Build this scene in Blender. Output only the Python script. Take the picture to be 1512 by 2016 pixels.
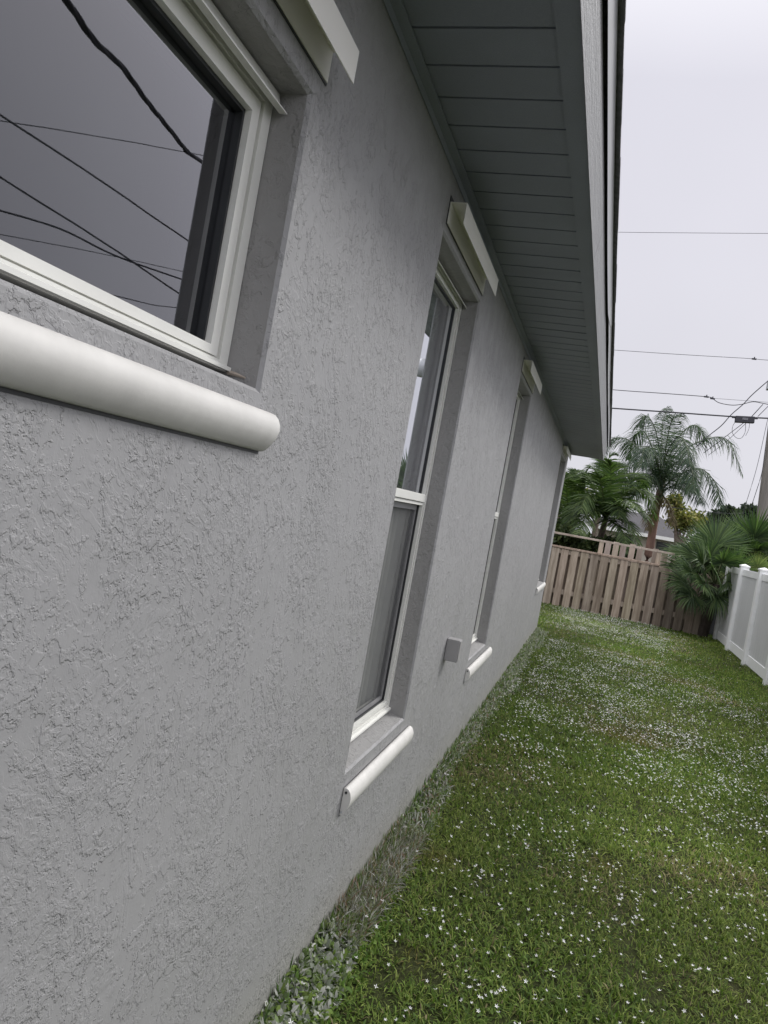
import bpy, bmesh, math, random
import numpy as np
from mathutils import Vector, Matrix
D = bpy.data
for o in list(D.objects): D.objects.remove(o)
scene = bpy.context.scene
COL = scene.collection
random.seed(7); RNG = np.random.default_rng(11)
R = math.radians

# ------------------------------------------------------------------ camera
F_, CX_, CY_ = 1514., 756., 1008.
yaw, pit, rol = R(15.9), R(-1.0), R(10.3)
cf = np.array([-math.sin(yaw)*math.cos(pit), math.cos(yaw)*math.cos(pit), math.sin(pit)])
cr0 = np.array([math.cos(yaw), math.sin(yaw), 0.]); cu0 = np.cross(cr0, cf)
cr = math.cos(rol)*cr0 + math.sin(rol)*cu0
cu = -math.sin(rol)*cr0 + math.cos(rol)*cu0
CAM = np.array([.63, 0., 1.43])
cd = D.cameras.new('camera'); cam = D.objects.new('camera', cd); COL.objects.link(cam)
cam.matrix_world = Matrix(((cr[0], cu[0], -cf[0], CAM[0]), (cr[1], cu[1], -cf[1], CAM[1]), (cr[2], cu[2], -cf[2], CAM[2]), (0, 0, 0, 1)))
cd.sensor_fit = 'VERTICAL'; cd.sensor_height = 24; cd.lens = 24*F_/2016
cd.clip_start = .02; cd.clip_end = 2000
scene.camera = cam

def ray(x, y): return cf + cr*(x-CX_)/F_ - cu*(y-CY_)/F_
def at(x, y, Y):                       # point of the place at depth Y along the yard
    q = ray(x, y); return Vector(CAM + q*(Y/q[1]))

# ------------------------------------------------------------------ world, sun, exposure
SUN_EL, SUN_AZ = R(40), R(43)          # azimuth from +Y towards +X
w = D.worlds.new('World'); scene.world = w; w.use_nodes = True
nt = w.node_tree; nt.nodes.clear()
N = nt.nodes.new; L = nt.links.new
out = N('ShaderNodeOutputWorld'); bg = N('ShaderNodeBackground'); L(bg.outputs[0], out.inputs[0])
sky = N('ShaderNodeTexSky'); sky.sky_type = 'NISHITA'; sky.sun_disc = False
sky.sun_elevation = SUN_EL; sky.sun_rotation = SUN_AZ; sky.air_density = 1; sky.dust_density = 4
hs = N('ShaderNodeHueSaturation'); hs.inputs['Saturation'].default_value = .25; L(sky.outputs[0], hs.inputs['Color'])
sc_ = N('ShaderNodeVectorMath'); sc_.operation = 'SCALE'; sc_.inputs['Scale'].default_value = .10; L(hs.outputs[0], sc_.inputs[0])
tc = N('ShaderNodeTexCoord'); sp = N('ShaderNodeSeparateXYZ'); L(tc.outputs['Generated'], sp.inputs[0])
rp = N('ShaderNodeValToRGB'); L(sp.outputs[2], rp.inputs[0])
e = rp.color_ramp.elements
e[0].position = 0; e[0].color = (.345, .345, .375, 1)
e[1].position = 1; e[1].color = (1.3, 1.28, 1.27, 1)
for p, c in ((.12, (.348, .346, .378, 1)), (.30, (.350, .346, .382, 1)), (.50, (.348, .344, .384, 1)), (.74, (.60, .595, .62, 1))):
    q_ = e.new(p); q_.color = c
nz = N('ShaderNodeTexNoise'); nz.inputs['Scale'].default_value = 2.2; nz.inputs['Detail'].default_value = 3; L(tc.outputs['Generated'], nz.inputs['Vector'])
mr = N('ShaderNodeMapRange'); mr.inputs[3].default_value = .945; mr.inputs[4].default_value = 1.03; mr.inputs[1].default_value = .3; mr.inputs[2].default_value = .7; L(nz.outputs[0], mr.inputs[0])
vm = N('ShaderNodeVectorMath'); vm.operation = 'SCALE'; L(rp.outputs[0], vm.inputs[0]); L(mr.outputs[0], vm.inputs['Scale'])
mx = N('ShaderNodeMixRGB'); mx.inputs[0].default_value = .06; L(vm.outputs[0], mx.inputs[1]); L(sc_.outputs[0], mx.inputs[2])
# the overcast is brighter in the part of the sky behind the camera, over the yard
dt = N('ShaderNodeVectorMath'); dt.operation = 'DOT_PRODUCT'; dt.inputs[1].default_value = (.42, -.86, .28); L(tc.outputs['Generated'], dt.inputs[0])
mr2 = N('ShaderNodeMapRange'); mr2.interpolation_type = 'SMOOTHSTEP'; mr2.inputs[1].default_value = -.15; mr2.inputs[2].default_value = .85; mr2.inputs[3].default_value = 1; mr2.inputs[4].default_value = 1.65; L(dt.outputs['Value'], mr2.inputs[0])
vm2 = N('ShaderNodeVectorMath'); vm2.operation = 'SCALE'; L(mx.outputs[0], vm2.inputs[0]); L(mr2.outputs[0], vm2.inputs['Scale'])
L(vm2.outputs[0], bg.inputs[0]); bg.inputs[1].default_value = 1.0
sl = D.lights.new('sun', 'SUN'); sl.energy = 1.1; sl.angle = R(17); sl.color = (1, .985, .96)
so = D.objects.new('sun', sl); COL.objects.link(so)
sd = Vector((math.sin(SUN_AZ)*math.cos(SUN_EL), math.cos(SUN_AZ)*math.cos(SUN_EL), math.sin(SUN_EL)))
so.rotation_euler = sd.to_track_quat('Z', 'Y').to_euler()
vs = scene.view_settings
vs.view_transform = 'Standard'; vs.look = 'None'; vs.gamma = 1; vs.use_curve_mapping = False
vs.exposure = 1.06
scene.cycles.max_bounces = 6

# ------------------------------------------------------------------ material helpers
class NT:
    def __init__(s, name):
        s.m = D.materials.new(name); s.m.use_nodes = True; s.t = s.m.node_tree
        s.b = s.t.nodes['Principled BSDF']; s.o = s.t.nodes['Material Output']
        s.g = s.n('ShaderNodeNewGeometry'); s.tc = s.n('ShaderNodeTexCoord')
        s.pos = s.g.outputs['Position']
    def n(s, k, **kw):
        x = s.t.nodes.new(k)
        for a, b in kw.items(): setattr(x, a, b)
        return x
    def l(s, a, b): s.t.links.new(a, b)
    def noise(s, scale, detail=4, rough=.55, dist=0, vec=None, stretch=None):
        v = vec or s.pos
        if stretch:
            mp = s.n('ShaderNodeMapping'); mp.inputs['Scale'].default_value = stretch; s.l(v, mp.inputs[0]); v = mp.outputs[0]
        x = s.n('ShaderNodeTexNoise'); x.inputs['Scale'].default_value = scale; x.inputs['Detail'].default_value = detail
        x.inputs['Roughness'].default_value = rough; x.inputs['Distortion'].default_value = dist; s.l(v, x.inputs['Vector'])
        return x.outputs[0]
    def rng(s, v, a, b, c=0, d=1, smooth=False):
        x = s.n('ShaderNodeMapRange')
        if smooth: x.interpolation_type = 'SMOOTHSTEP'
        s.l(v, x.inputs[0])
        for i, k in enumerate((a, b, c, d)):
            if isinstance(k, (int, float)): x.inputs[i+1].default_value = k
            else: s.l(k, x.inputs[i+1])
        return x.outputs[0]
    def m_(s, op, a, b=0., c=0.):
        x = s.n('ShaderNodeMath', operation=op)
        for i, k in enumerate((a, b, c)):
            if isinstance(k, (int, float)): x.inputs[i].default_value = k
            else: s.l(k, x.inputs[i])
        return x.outputs[0]
    def mix(s, f, a, b, mode='MIX'):
        x = s.n('ShaderNodeMixRGB', blend_type=mode)
        for i, k in enumerate((f, a, b)):
            if isinstance(k, (int, float)): x.inputs[i].default_value = k
            elif isinstance(k, tuple): x.inputs[i].default_value = (*k, 1) if len(k) == 3 else k
            else: s.l(k, x.inputs[i])
        return x.outputs[0]
    def bump(s, h, dist, strength=1., prev=None):
        x = s.n('ShaderNodeBump'); x.inputs['Distance'].default_value = dist; x.inputs['Strength'].default_value = strength
        s.l(h, x.inputs['Height'])
        if prev: s.l(prev, x.inputs['Normal'])
        return x.outputs[0]
    def done(s, color=None, rough=.6, normal=None, spec=.5, metal=0):
        if color is not None:
            if isinstance(color, tuple): s.b.inputs['Base Color'].default_value = (*color, 1)
            else: s.l(color, s.b.inputs['Base Color'])
        if isinstance(rough, (int, float)): s.b.inputs['Roughness'].default_value = rough
        else: s.l(rough, s.b.inputs['Roughness'])
        s.b.inputs['Specular IOR Level'].default_value = spec; s.b.inputs['Metallic'].default_value = metal
        if normal: s.l(normal, s.b.inputs['Normal'])
        return s.m

def simple(name, c, var=.1, scale=8, rough=.5, spec=.5, metal=0, bump=0, bscale=60, stretch=None):
    t = NT(name)
    n1 = t.noise(scale, 5, .6, stretch=stretch)
    f = t.rng(n1, .3, .7, 1-var, 1+var*.6)
    x = t.n('ShaderNodeVectorMath', operation='SCALE'); x.inputs[0].default_value = c; t.l(f, x.inputs['Scale'])
    nrm = t.bump(t.noise(bscale, 4, .6, stretch=stretch), .01, bump) if bump else None
    return t.done(x.outputs[0], rough, nrm, spec, metal)

def leafmat(name, rough=.45, trans=.35, spec=.4):
    t = NT(name)
    a = t.n('ShaderNodeAttribute', attribute_name='Col')
    t.done(a.outputs['Color'], rough, None, spec)
    tr = t.n('ShaderNodeBsdfTranslucent'); sc2 = t.n('ShaderNodeVectorMath', operation='MULTIPLY'); sc2.inputs[1].default_value = (1.1, 1.35, .6)
    t.l(a.outputs['Color'], sc2.inputs[0]); t.l(sc2.outputs[0], tr.inputs[0])
    ms = t.n('ShaderNodeMixShader'); ms.inputs[0].default_value = trans
    t.l(t.b.outputs[0], ms.inputs[1]); t.l(tr.outputs[0], ms.inputs[2]); t.l(ms.outputs[0], t.o.inputs[0])
    return t.m

# stucco ------------------------------------------------------------
def stucco(name, rough_amt=1., base=(.30, .292, .29)):
    t = NT(name)
    # warped coordinates on the wall plane
    sx = t.n('ShaderNodeSeparateXYZ'); t.l(t.pos, sx.inputs[0])
    wv = t.n('ShaderNodeTexNoise'); wv.inputs['Scale'].default_value = 14; wv.inputs['Detail'].default_value = 3; t.l(t.pos, wv.inputs['Vector'])
    ws = t.n('ShaderNodeVectorMath', operation='SCALE'); ws.inputs['Scale'].default_value = .05; t.l(wv.outputs['Color'], ws.inputs[0])
    wa = t.n('ShaderNodeVectorMath', operation='ADD'); t.l(t.pos, wa.inputs[0]); t.l(ws.outputs[0], wa.inputs[1])
    V = wa.outputs[0]
    zone = t.rng(t.noise(5.0, 4, .6), .36, .64, .32, .72, True)                             # dense and smooth zones
    def shifted(off):
        ov = t.n('ShaderNodeVectorMath', operation='ADD'); ov.inputs[1].default_value = (off, off*.7, -off); t.l(t.pos, ov.inputs[0])
        return ov.outputs[0]
    def splat(scale, off, st_, wdt, rgh, cover):
        n_ = t.noise(scale, 5, rgh, .1, vec=shifted(off), stretch=st_)
        th = t.m_('SUBTRACT', cover, t.m_('MULTIPLY', zone, .28))
        return t.rng(n_, th, t.m_('ADD', th, wdt), 0, 1, True)
    def strokes(ang, scale, off, lo, hi, zs):              # short trowel drags lying in one direction
        rot = t.n('ShaderNodeMapping'); rot.inputs['Rotation'].default_value = (R(ang), 0, 0); rot.inputs['Scale'].default_value = (1, .26, 1)
        pr = t.n('ShaderNodeMapping'); pr.inputs['Rotation'].default_value = (R(ang), 0, 0); t.l(V, pr.inputs[0])
        sc4 = t.n('ShaderNodeMapping'); sc4.inputs['Scale'].default_value = (1, .28, 1); t.l(pr.outputs[0], sc4.inputs[0])
        x_ = t.n('ShaderNodeTexNoise'); x_.inputs['Scale'].default_value = scale; x_.inputs['Detail'].default_value = 4; x_.inputs['Roughness'].default_value = .6; t.l(sc4.outputs[0], x_.inputs['Vector'])
        mk = t.rng(t.noise(zs, 3, .6, vec=shifted(off)), .49, .58, 0, 1, True)
        return t.m_('MULTIPLY', t.rng(x_.outputs[0], lo, hi, 0, 1, True), mk)
    isl = splat(21, 3., (1, 1, .85), .045, .66, .660)
    isl2 = splat(60, 9., (1, .9, .9), .080, .62, .672)
    s1 = strokes(35, 62, 5., .47, .56, 4.0); s2 = strokes(-50, 66, 17., .48, .57, 4.6); s3 = strokes(80, 58, 29., .49, .58, 3.6)
    fine = t.noise(150, 4, .6)
    n1 = t.noise(10, 3, .5)
    h = t.m_('ADD', t.m_('MULTIPLY', isl, .80), t.m_('MULTIPLY', isl2, .38))
    h = t.m_('ADD', h, t.m_('MULTIPLY', s1, .30)); h = t.m_('ADD', h, t.m_('MULTIPLY', s2, .30)); h = t.m_('ADD', h, t.m_('MULTIPLY', s3, .26))
    calm = t.rng(t.noise(3.0, 3, .55, .3, vec=shifted(41.)), .38, .54, .58, 1, True)
    h = t.m_('MULTIPLY', h, calm)
    h = t.m_('ADD', h, t.m_('MULTIPLY', n1, .9))
    h = t.m_('ADD', h, t.m_('MULTIPLY', fine, .16))
    nrm = t.bump(h, .0019*rough_amt, 1.0)
    v = t.rng(t.noise(1.1, 4, .6), .3, .7, .955, 1.04)
    v2 = t.rng(t.noise(45, 3, .6), .3, .7, .97, 1.03)
    x = t.n('ShaderNodeVectorMath', operation='SCALE'); x.inputs[0].default_value = base; t.l(t.m_('MULTIPLY', v, v2), x.inputs['Scale'])
    # rain splash soil on the last few centimetres above the ground
    zz = t.m_('ADD', sx.outputs[2], t.m_('MULTIPLY', t.noise(9, 4, .6), .12))
    dirt = t.rng(zz, .05, .30, .5, 0, True)
    c = t.mix(dirt, x.outputs[0], (.27, .26, .22))
    dr_ = t.noise(20, 4, .6, 0, stretch=(1, 1, .035)); dl = t.rng(sx.outputs[2], .05, .55, 0, 1)
    c = t.mix(t.m_('MULTIPLY', t.rng(dr_, .56, .72, 0, .13, True), t.rng(t.noise(1.7, 3, .5), .45, .6, 0, 1)), c, (.25, .245, .235))
    return t.done(c, t.rng(n1, .3, .7, .42, .62), nrm, .35)

M = {}
M['stucco'] = stucco('grey_stucco', 1.0, (.284, .283, .286))
M['stucco_smooth'] = stucco('grey_stucco_smooth', .8, (.285, .281, .277))
M['soffit'] = None
t = NT('soffit_paint')
sx = t.n('ShaderNodeSeparateXYZ'); t.l(t.pos, sx.inputs[0])
sp1 = t.noise(320, 2, .6)
x = t.n('ShaderNodeVectorMath', operation='SCALE'); x.inputs[0].default_value = (.232, .252, .300)
t.l(t.m_('MULTIPLY', t.rng(t.noise(2.2, 4, .6), .3, .7, .9, 1.08), t.rng(sp1, .35, .7, .93, 1.05)), x.inputs['Scale'])
M['soffit'] = t.done(x.outputs[0], .5, t.bump(sp1, .001, .6), .4)
t = NT('fascia_wood_paint')
gr = t.noise(40, 6, .65, 0, stretch=(3, .07, 3)); gr2 = t.noise(150, 4, .7, 0, stretch=(1, .35, 1))
hh = t.m_('ADD', gr, t.m_('MULTIPLY', gr2, .8))
x = t.n('ShaderNodeVectorMath', operation='SCALE'); x.inputs[0].default_value = (.262, .264, .275); t.l(t.rng(hh, .6, 1.1, .82, 1.08), x.inputs['Scale'])
M['fascia'] = t.done(x.outputs[0], .6, t.bump(hh, .004, 1), .3)
M['drip'] = simple('grey_drip_metal', (.42, .425, .44), .06, 3, .42, .5)
M['shingle'] = simple('asphalt_shingle', (.21, .21, .222), .35, 30, .9, .2, 0, 1, 180)
M['cream'] = simple('cream_metal', (.80, .785, .74), .035, 6, .38, .5)
M['cream_sill'] = simple('cream_sill_metal', (.60, .59, .565), .10, 9, .6, .35, bump=.05, bscale=30)
M['frame'] = simple('white_aluminium', (.70, .70, .66), .05, 10, .4, .5)
M['gasket'] = simple('black_gasket', (.02, .022, .024), .2, 20, .5)
M['caulk'] = simple('old_caulk', (.42, .36, .30), .2, 40, .7)
M['screenframe'] = simple('grey_screen_frame', (.22, .22, .225), .1, 10, .45)
t = NT('insect_mesh')
M['screen'] = t.done((.085, .086, .09), .75, t.bump(t.noise(700, 1, .5), .0005, .5), .15)
_tr = t.n('ShaderNodeBsdfTransparent'); _ms = t.n('ShaderNodeMixShader'); _ms.inputs[0].default_value = .42
t.l(t.b.outputs[0], _ms.inputs[1]); t.l(_tr.outputs[0], _ms.inputs[2]); t.l(_ms.outputs[0], t.o.inputs[0])
M['shade'] = simple('dark_room_panel', (.05, .055, .056), .25, 3, .9, .1)
M['blind'] = simple('closed_blind', (.68, .70, .65), .2, 4, .8, .1)
M['vent'] = simple('painted_box', (.29, .285, .285), .06, 12, .5)
# glass
t = NT('window_glass')
fr = t.n('ShaderNodeFresnel'); fr.inputs[0].default_value = 1.52
fb = t.bump(t.noise(3.0, 2, .5), .0006, .35); t.l(fb, fr.inputs['Normal'])
gl = t.n('ShaderNodeBsdfGlossy'); gl.inputs['Roughness'].default_value = .012; gl.inputs['Color'].default_value = (.93, .94, 1, 1); t.l(fb, gl.inputs['Normal'])
tr = t.n('ShaderNodeBsdfTransparent'); tr.inputs[0].default_value = (.72, .75, .74, 1)
ms = t.n('ShaderNodeMixShader'); t.l(t.m_('MULTIPLY', fr.outputs[0], 2.7), ms.inputs[0]); t.l(tr.outputs[0], ms.inputs[1]); t.l(gl.outputs[0], ms.inputs[2]); t.l(ms.outputs[0], t.o.inputs[0])
M['glass'] = t.m
# wood
def woodmat(name, c1, c2, rot=0):
    t = NT(name)
    a = t.n('ShaderNodeAttribute', attribute_name='Col')
    g = t.noise(26, 6, .65, .3, stretch=(1, 1, .06)); k = t.noise(5, 4, .6, stretch=(1, 1, .35))
    c = t.mix(t.rng(g, .38, .62), c1, c2); c = t.mix(t.rng(k, .45, .7, 0, .55), c, (c1[0]*.62, c1[1]*.6, c1[2]*.58))
    # knots
    vo = t.n('ShaderNodeTexVoronoi'); vo.inputs['Scale'].default_value = 3.3; t.l(t.pos, vo.inputs['Vector'])
    kn = t.rng(vo.outputs[0], .03, .075, .5, 0, True); c = t.mix(kn, c, (c2[0]*1.25, c2[1]*1.25, c2[2]*1.25))
    c = t.mix(1., c, a.outputs['Color'], 'MULTIPLY')
    return t.done(c, .85, t.bump(g, .004, .8), .15)
M['wood'] = woodmat('weathered_board', (.285, .232, .190), (.455, .385, .325))
M['wood_pale'] = woodmat('weathered_rail', (.38, .32, .27), (.52, .45, .39))
M['vinyl'] = simple('white_vinyl', (.82, .83, .83), .05, 4, .35, .5)
M['vinyl_shaded'] = simple('vinyl_shaded', (.55, .56, .565), .05, 3, .4, .5)  # same white vinyl, coloured darker for the shaded panel faces
M['leaf'] = leafmat('leaf', .55, .30, .22)
M['grass'] = leafmat('grass_blade', .7, .3, .12)
M['petal'] = simple('white_petal', (.80, .80, .80), .06, 20, .6, .2)
M['bark'] = simple('palm_trunk', (.17, .135, .115), .4, 9, .9, .1, 0, 1, 30, (1, 1, 2.5))
M['bark_dark'] = simple('dark_trunk', (.055, .045, .038), .3, 9, .9, .1, 0, 1, 30)
M['bark_pink'] = simple('palm_husk', (.25, .155, .125), .5, 6, .85, .15, 0, .8, 26, (1, 1, .3))
M['pole'] = simple('pole_wood', (.25, .235, .215), .3, 14, .9, .1, 0, .8, 40, (1, 1, .08))
M['wire'] = simple('black_cable', (.035, .035, .045), .1, 4, .6)
M['wire_grey'] = simple('grey_cable', (.16, .16, .18), .1, 4, .6)
M['metal_grey'] = simple('grey_metal', (.42, .43, .44), .1, 5, .45)
M['roof_far'] = simple('far_roof', (.082, .080, .086), .2, 9, .9, .1)
M['wall_far'] = simple('far_wall', (.42, .38, .32), .1, 2, .8)
M['white'] = simple('white_paint', (.75, .75, .73), .06, 4, .5)
M['dark'] = simple('dark_glass', (.03, .033, .036), .1, 4, .2)
M['soil'] = None

# ------------------------------------------------------------------ object helpers
def tag(o, label=None, cat=None, group=None, kind=None):
    if label: o['label'] = label
    if cat: o['category'] = cat
    if group: o['group'] = group
    if kind: o['kind'] = kind
    return o
def empty(name, loc, label, cat, group=None):
    o = D.objects.new(name, None); o.location = loc; o.empty_display_size = .2; COL.objects.link(o)
    return tag(o, label, cat, group)
def link(name, me, mat, parent=None, smooth=False):
    for m in (mat if isinstance(mat, (list, tuple)) else [mat]): me.materials.append(m)
    if smooth: me.polygons.foreach_set('use_smooth', [True]*len(me.polygons))
    o = D.objects.new(name, me); COL.objects.link(o)
    if parent:
        o.parent = parent
        o.matrix_parent_inverse = Matrix.Translation(-Vector(abs_loc(parent)))
    return o
def abs_loc(p):
    v = Vector(p.location)
    return v
class MB:
    def __init__(s): s.v = []; s.f = []; s.c = []
    def add(s, vs_, fs, col=(1, 1, 1)):
        k = len(s.v); s.v += [tuple(v) for v in vs_]; s.f += [tuple(i+k for i in f) for f in fs]; s.c += [col]*len(vs_); return s
    def box(s, a, b, bev=0, col=(1, 1, 1)):
        x0, y0, z0 = a; x1, y1, z1 = b
        if not bev:
            return s.add([(x0,y0,z0),(x1,y0,z0),(x1,y1,z0),(x0,y1,z0),(x0,y0,z1),(x1,y0,z1),(x1,y1,z1),(x0,y1,z1)],
                  [(0,3,2,1),(4,5,6,7),(0,1,5,4),(1,2,6,5),(2,3,7,6),(3,0,4,7)], col)
        bm = bmesh.new(); bmesh.ops.create_cube(bm, size=1)
        for v in bm.verts: v.co = Vector(((x0+x1)/2+v.co.x*(x1-x0), (y0+y1)/2+v.co.y*(y1-y0), (z0+z1)/2+v.co.z*(z1-z0)))
        bmesh.ops.bevel(bm, geom=bm.edges[:], offset=bev, segments=2, affect='EDGES', profile=.6)
        bm.verts.index_update(); s.add([v.co[:] for v in bm.verts], [[v.index for v in f.verts] for f in bm.faces], col); bm.free(); return s
    def prism(s, prof, y0, y1, col=(1, 1, 1), caps=True):     # closed (x,z) profile swept along Y
        n = len(prof)
        vs_ = [(x, y0, z) for x, z in prof]+[(x, y1, z) for x, z in prof]
        fs = [(i, (i+1) % n, n+(i+1) % n, n+i) for i in range(n)]
        if caps: fs += [tuple(range(n))[::-1], tuple(range(n, 2*n))]
        return s.add(vs_, fs, col)
    def tube(s, pts, r, n=8, col=(1, 1, 1), caps=True):
        pts = [Vector(p) for p in pts]; rs = r if isinstance(r, (list, tuple)) else [r]*len(pts)
        up = Vector((0, 0, 1)); vs_ = []
        for i, p in enumerate(pts):
            d = (pts[min(i+1, len(pts)-1)]-pts[max(i-1, 0)]).normalized()
            a = d.cross(up)
            if a.length < .1: a = d.cross(Vector((1, 0, 0)))
            a.normalize(); b = d.cross(a).normalized()
            for k in range(n):
                an = 2*math.pi*k/n; vs_.append(p+(a*math.cos(an)+b*math.sin(an))*rs[i])
        fs = [(i*n+k, i*n+(k+1) % n, (i+1)*n+(k+1) % n, (i+1)*n+k) for i in range(len(pts)-1) for k in range(n)]
        if caps: fs += [tuple(range(n))[::-1], tuple((len(pts)-1)*n+k for k in range(n))]
        return s.add(vs_, fs, col)
    def mesh(s, name):
        me = D.meshes.new(name); me.from_pydata(s.v, [], s.f); me.update()
        bm = bmesh.new(); bm.from_mesh(me); bmesh.ops.recalc_face_normals(bm, faces=bm.faces[:]); bm.to_mesh(me); bm.free()
        if any(c != (1, 1, 1) for c in s.c) or True:
            ca = me.color_attributes.new('Col', 'FLOAT_COLOR', 'POINT')
            ca.data.foreach_set('color', np.array([(*c, 1) for c in s.c], 'f').ravel())
        return me
    def build(s, name, mat, parent=None, smooth=False): return link(name, s.mesh(name), mat, parent, smooth)

def blades(name, base, mid, tip, width, side, col, mat, parent=None, midw=.85, tipcol=None):
    """numpy arrays (n,3): tapered blades of a quad and a triangle each, with a colour per blade"""
    n = len(base); s = side*(width[:, None]*.5)
    V = np.empty((n, 5, 3), 'f')
    V[:, 0] = base-s*.7; V[:, 1] = base+s*.7; V[:, 2] = mid+s*midw; V[:, 3] = mid-s*midw; V[:, 4] = tip
    me = D.meshes.new(name)
    me.vertices.add(n*5); me.vertices.foreach_set('co', V.ravel())
    k = np.arange(n)[:, None]*5
    li = np.concatenate([k+np.array([[0, 1, 2, 3]]), k+np.array([[3, 2, 4]])], 1).astype(np.int32)
    me.loops.add(n*7); me.loops.foreach_set('vertex_index', li.ravel())
    ls = (np.arange(n)[:, None]*7+np.array([[0, 4]])).astype(np.int32)
    me.polygons.add(n*2); me.polygons.foreach_set('loop_start', ls.ravel())
    me.update(calc_edges=True); me.validate()
    C4 = np.ones((n, 5, 4), 'f'); C4[:, :, :3] = col[:, None, :]
    if tipcol is not None: C4[:, 4, :3] = tipcol
    ca = me.color_attributes.new('Col', 'FLOAT_COLOR', 'POINT'); ca.data.foreach_set('color', C4.ravel())
    return link(name, me, mat, parent)
def unit(a): return a/np.maximum(np.linalg.norm(a, axis=-1, keepdims=True), 1e-9)
class Blades:
    def __init__(s): s.d = [[], [], [], [], [], []]
    def add(s, *a):
        for l, x in zip(s.d, a): l.append(np.asarray(x, 'f'))
    def build(s, name, mat, parent=None, midw=.85):
        b, m, t_, w_, sd_, c = [np.concatenate(x) for x in s.d]
        return blades(name, b, m, t_, w_, sd_, c, mat, parent, midw)
# smooth 2-D value noise
_G = np.random.default_rng(3).random((64, 64))
def vnoise(x, y, s=1., o=0):
    x = np.asarray(x)*s+o*7.3; y = np.asarray(y)*s+o*3.1
    xi = np.floor(x).astype(int); yi = np.floor(y).astype(int); fx = x-xi; fy = y-yi
    fx = fx*fx*(3-2*fx); fy = fy*fy*(3-2*fy)
    g = lambda i, j: _G[i % 64, j % 64]
    return (g(xi, yi)*(1-fx)+g(xi+1, yi)*fx)*(1-fy)+(g(xi, yi+1)*(1-fx)+g(xi+1, yi+1)*fx)*fy
def fbm(x, y, s=1., o=0): return .55*vnoise(x, y, s, o)+.3*vnoise(x, y, s*2.1, o+1)+.15*vnoise(x, y, s*4.3, o+2)

# ------------------------------------------------------------------ ground
t = NT('lawn_soil')
n1 = t.noise(1.1, 5, .6); n2 = t.noise(55, 5, .7)
c = t.mix(t.rng(n2, .3, .7), (.020, .026, .010), (.060, .070, .026)); c = t.mix(t.rng(n1, .5, .75, 0, .5), c, (.075, .065, .035))
gm = t.done(c, .95, t.bump(n2, .02, 1), .1)
me = D.meshes.new('lawn_ground')
xs = [-300, -60, -8, -1, 0, 1, 2, 3, 4, 8, 60, 300]; ys = [-300, -50, -5, 0, 3, 6, 9, 12, 15, 20, 60, 400]
vv = [(x, y, 0) for y in ys for x in xs]; ff = [(j*12+i, j*12+i+1, (j+1)*12+i+1, (j+1)*12+i) for j in range(11) for i in range(11)]
me.from_pydata(vv, [], ff); me.update()
g = link('ground', me, gm); tag(g, 'green mown lawn ground between the grey house and the fences', 'ground', kind='structure')

# ------------------------------------------------------------------ house
SOF = 2.476; YE = 10.8; Y0 = -3.0; DEP = -9.0
house = empty('house', (-1, 4, 0), 'single-storey grey stucco house wall with dark soffit running along the lawn', 'house')
WINS = [  # y0, y1, z0, z1
    (.10, 1.26, 1.603, 2.115, 'slider'),
    (2.31, 3.05, .585, 2.272, 'hung'),
    (4.62, 5.325, .585, 2.30, 'hung'),
    (9.35, 10.42, .735, 2.33, 'hung')]
CH = .007
def build_wall():
    mb = MB(); rvs = []
    yb = sorted({Y0, YE} | {y for w_ in WINS for y in (w_[0]-CH, w_[1]+CH)})
    zb = sorted({-.1, SOF+.15} | {z for w_ in WINS for z in (w_[2]-.02-CH, w_[3]+CH)})
    def inhole(y, z): return any(w_[0]-CH < y < w_[1]+CH and w_[2]-.02-CH < z < w_[3]+CH for w_ in WINS)
    for i in range(len(yb)-1):
        for j in range(len(zb)-1):
            if inhole((yb[i]+yb[i+1])/2, (zb[j]+zb[j+1])/2): continue
            mb.add([(0, yb[i], zb[j]), (0, yb[i+1], zb[j]), (0, yb[i+1], zb[j+1]), (0, yb[i], zb[j+1])], [(0, 1, 2, 3)])
    for (y0, y1, z0, z1, _) in WINS:
        a = [(0, y0-CH, z0-.02-CH), (0, y1+CH, z0-.02-CH), (0, y1+CH, z1+CH), (0, y0-CH, z1+CH)]
        b = [(-CH, y0, z0-.02), (-CH, y1, z0-.02), (-CH, y1, z1), (-CH, y0, z1)]
        c_ = [(-.14, y0, z0), (-.14, y1, z0), (-.14, y1, z1), (-.14, y0, z1)]
        rv = MB(); rvs.append(rv)
        for i in range(4):
            j = (i+1) % 4
            mb.add([a[i], a[j], b[j], b[i]], [(0, 1, 2, 3)])
            rv.add([b[i], b[j], c_[j], c_[i]], [(0, 1, 2, 3)])
    # far gable end, back and near end
    mb.add([(0, YE, -.1), (0, YE, SOF+.15), (DEP/2, YE, 4.3), (DEP, YE, SOF+.15), (DEP, YE, -.1)], [(0, 1, 2, 3, 4)])
    mb.add([(0, Y0, -.1), (0, Y0, SOF+.15), (DEP/2, Y0, 4.3), (DEP, Y0, SOF+.15), (DEP, Y0, -.1)], [(0, 1, 2, 3, 4)])
    mb.add([(DEP, Y0, -.1), (DEP, YE, -.1), (DEP, YE, SOF+.15), (DEP, Y0, SOF+.15)], [(0, 1, 2, 3)])
    w_ = mb.build('wall', M['stucco'], house)
    for rv in rvs: rv.build('window_reveal', M['stucco_smooth'], house)
build_wall()
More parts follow.
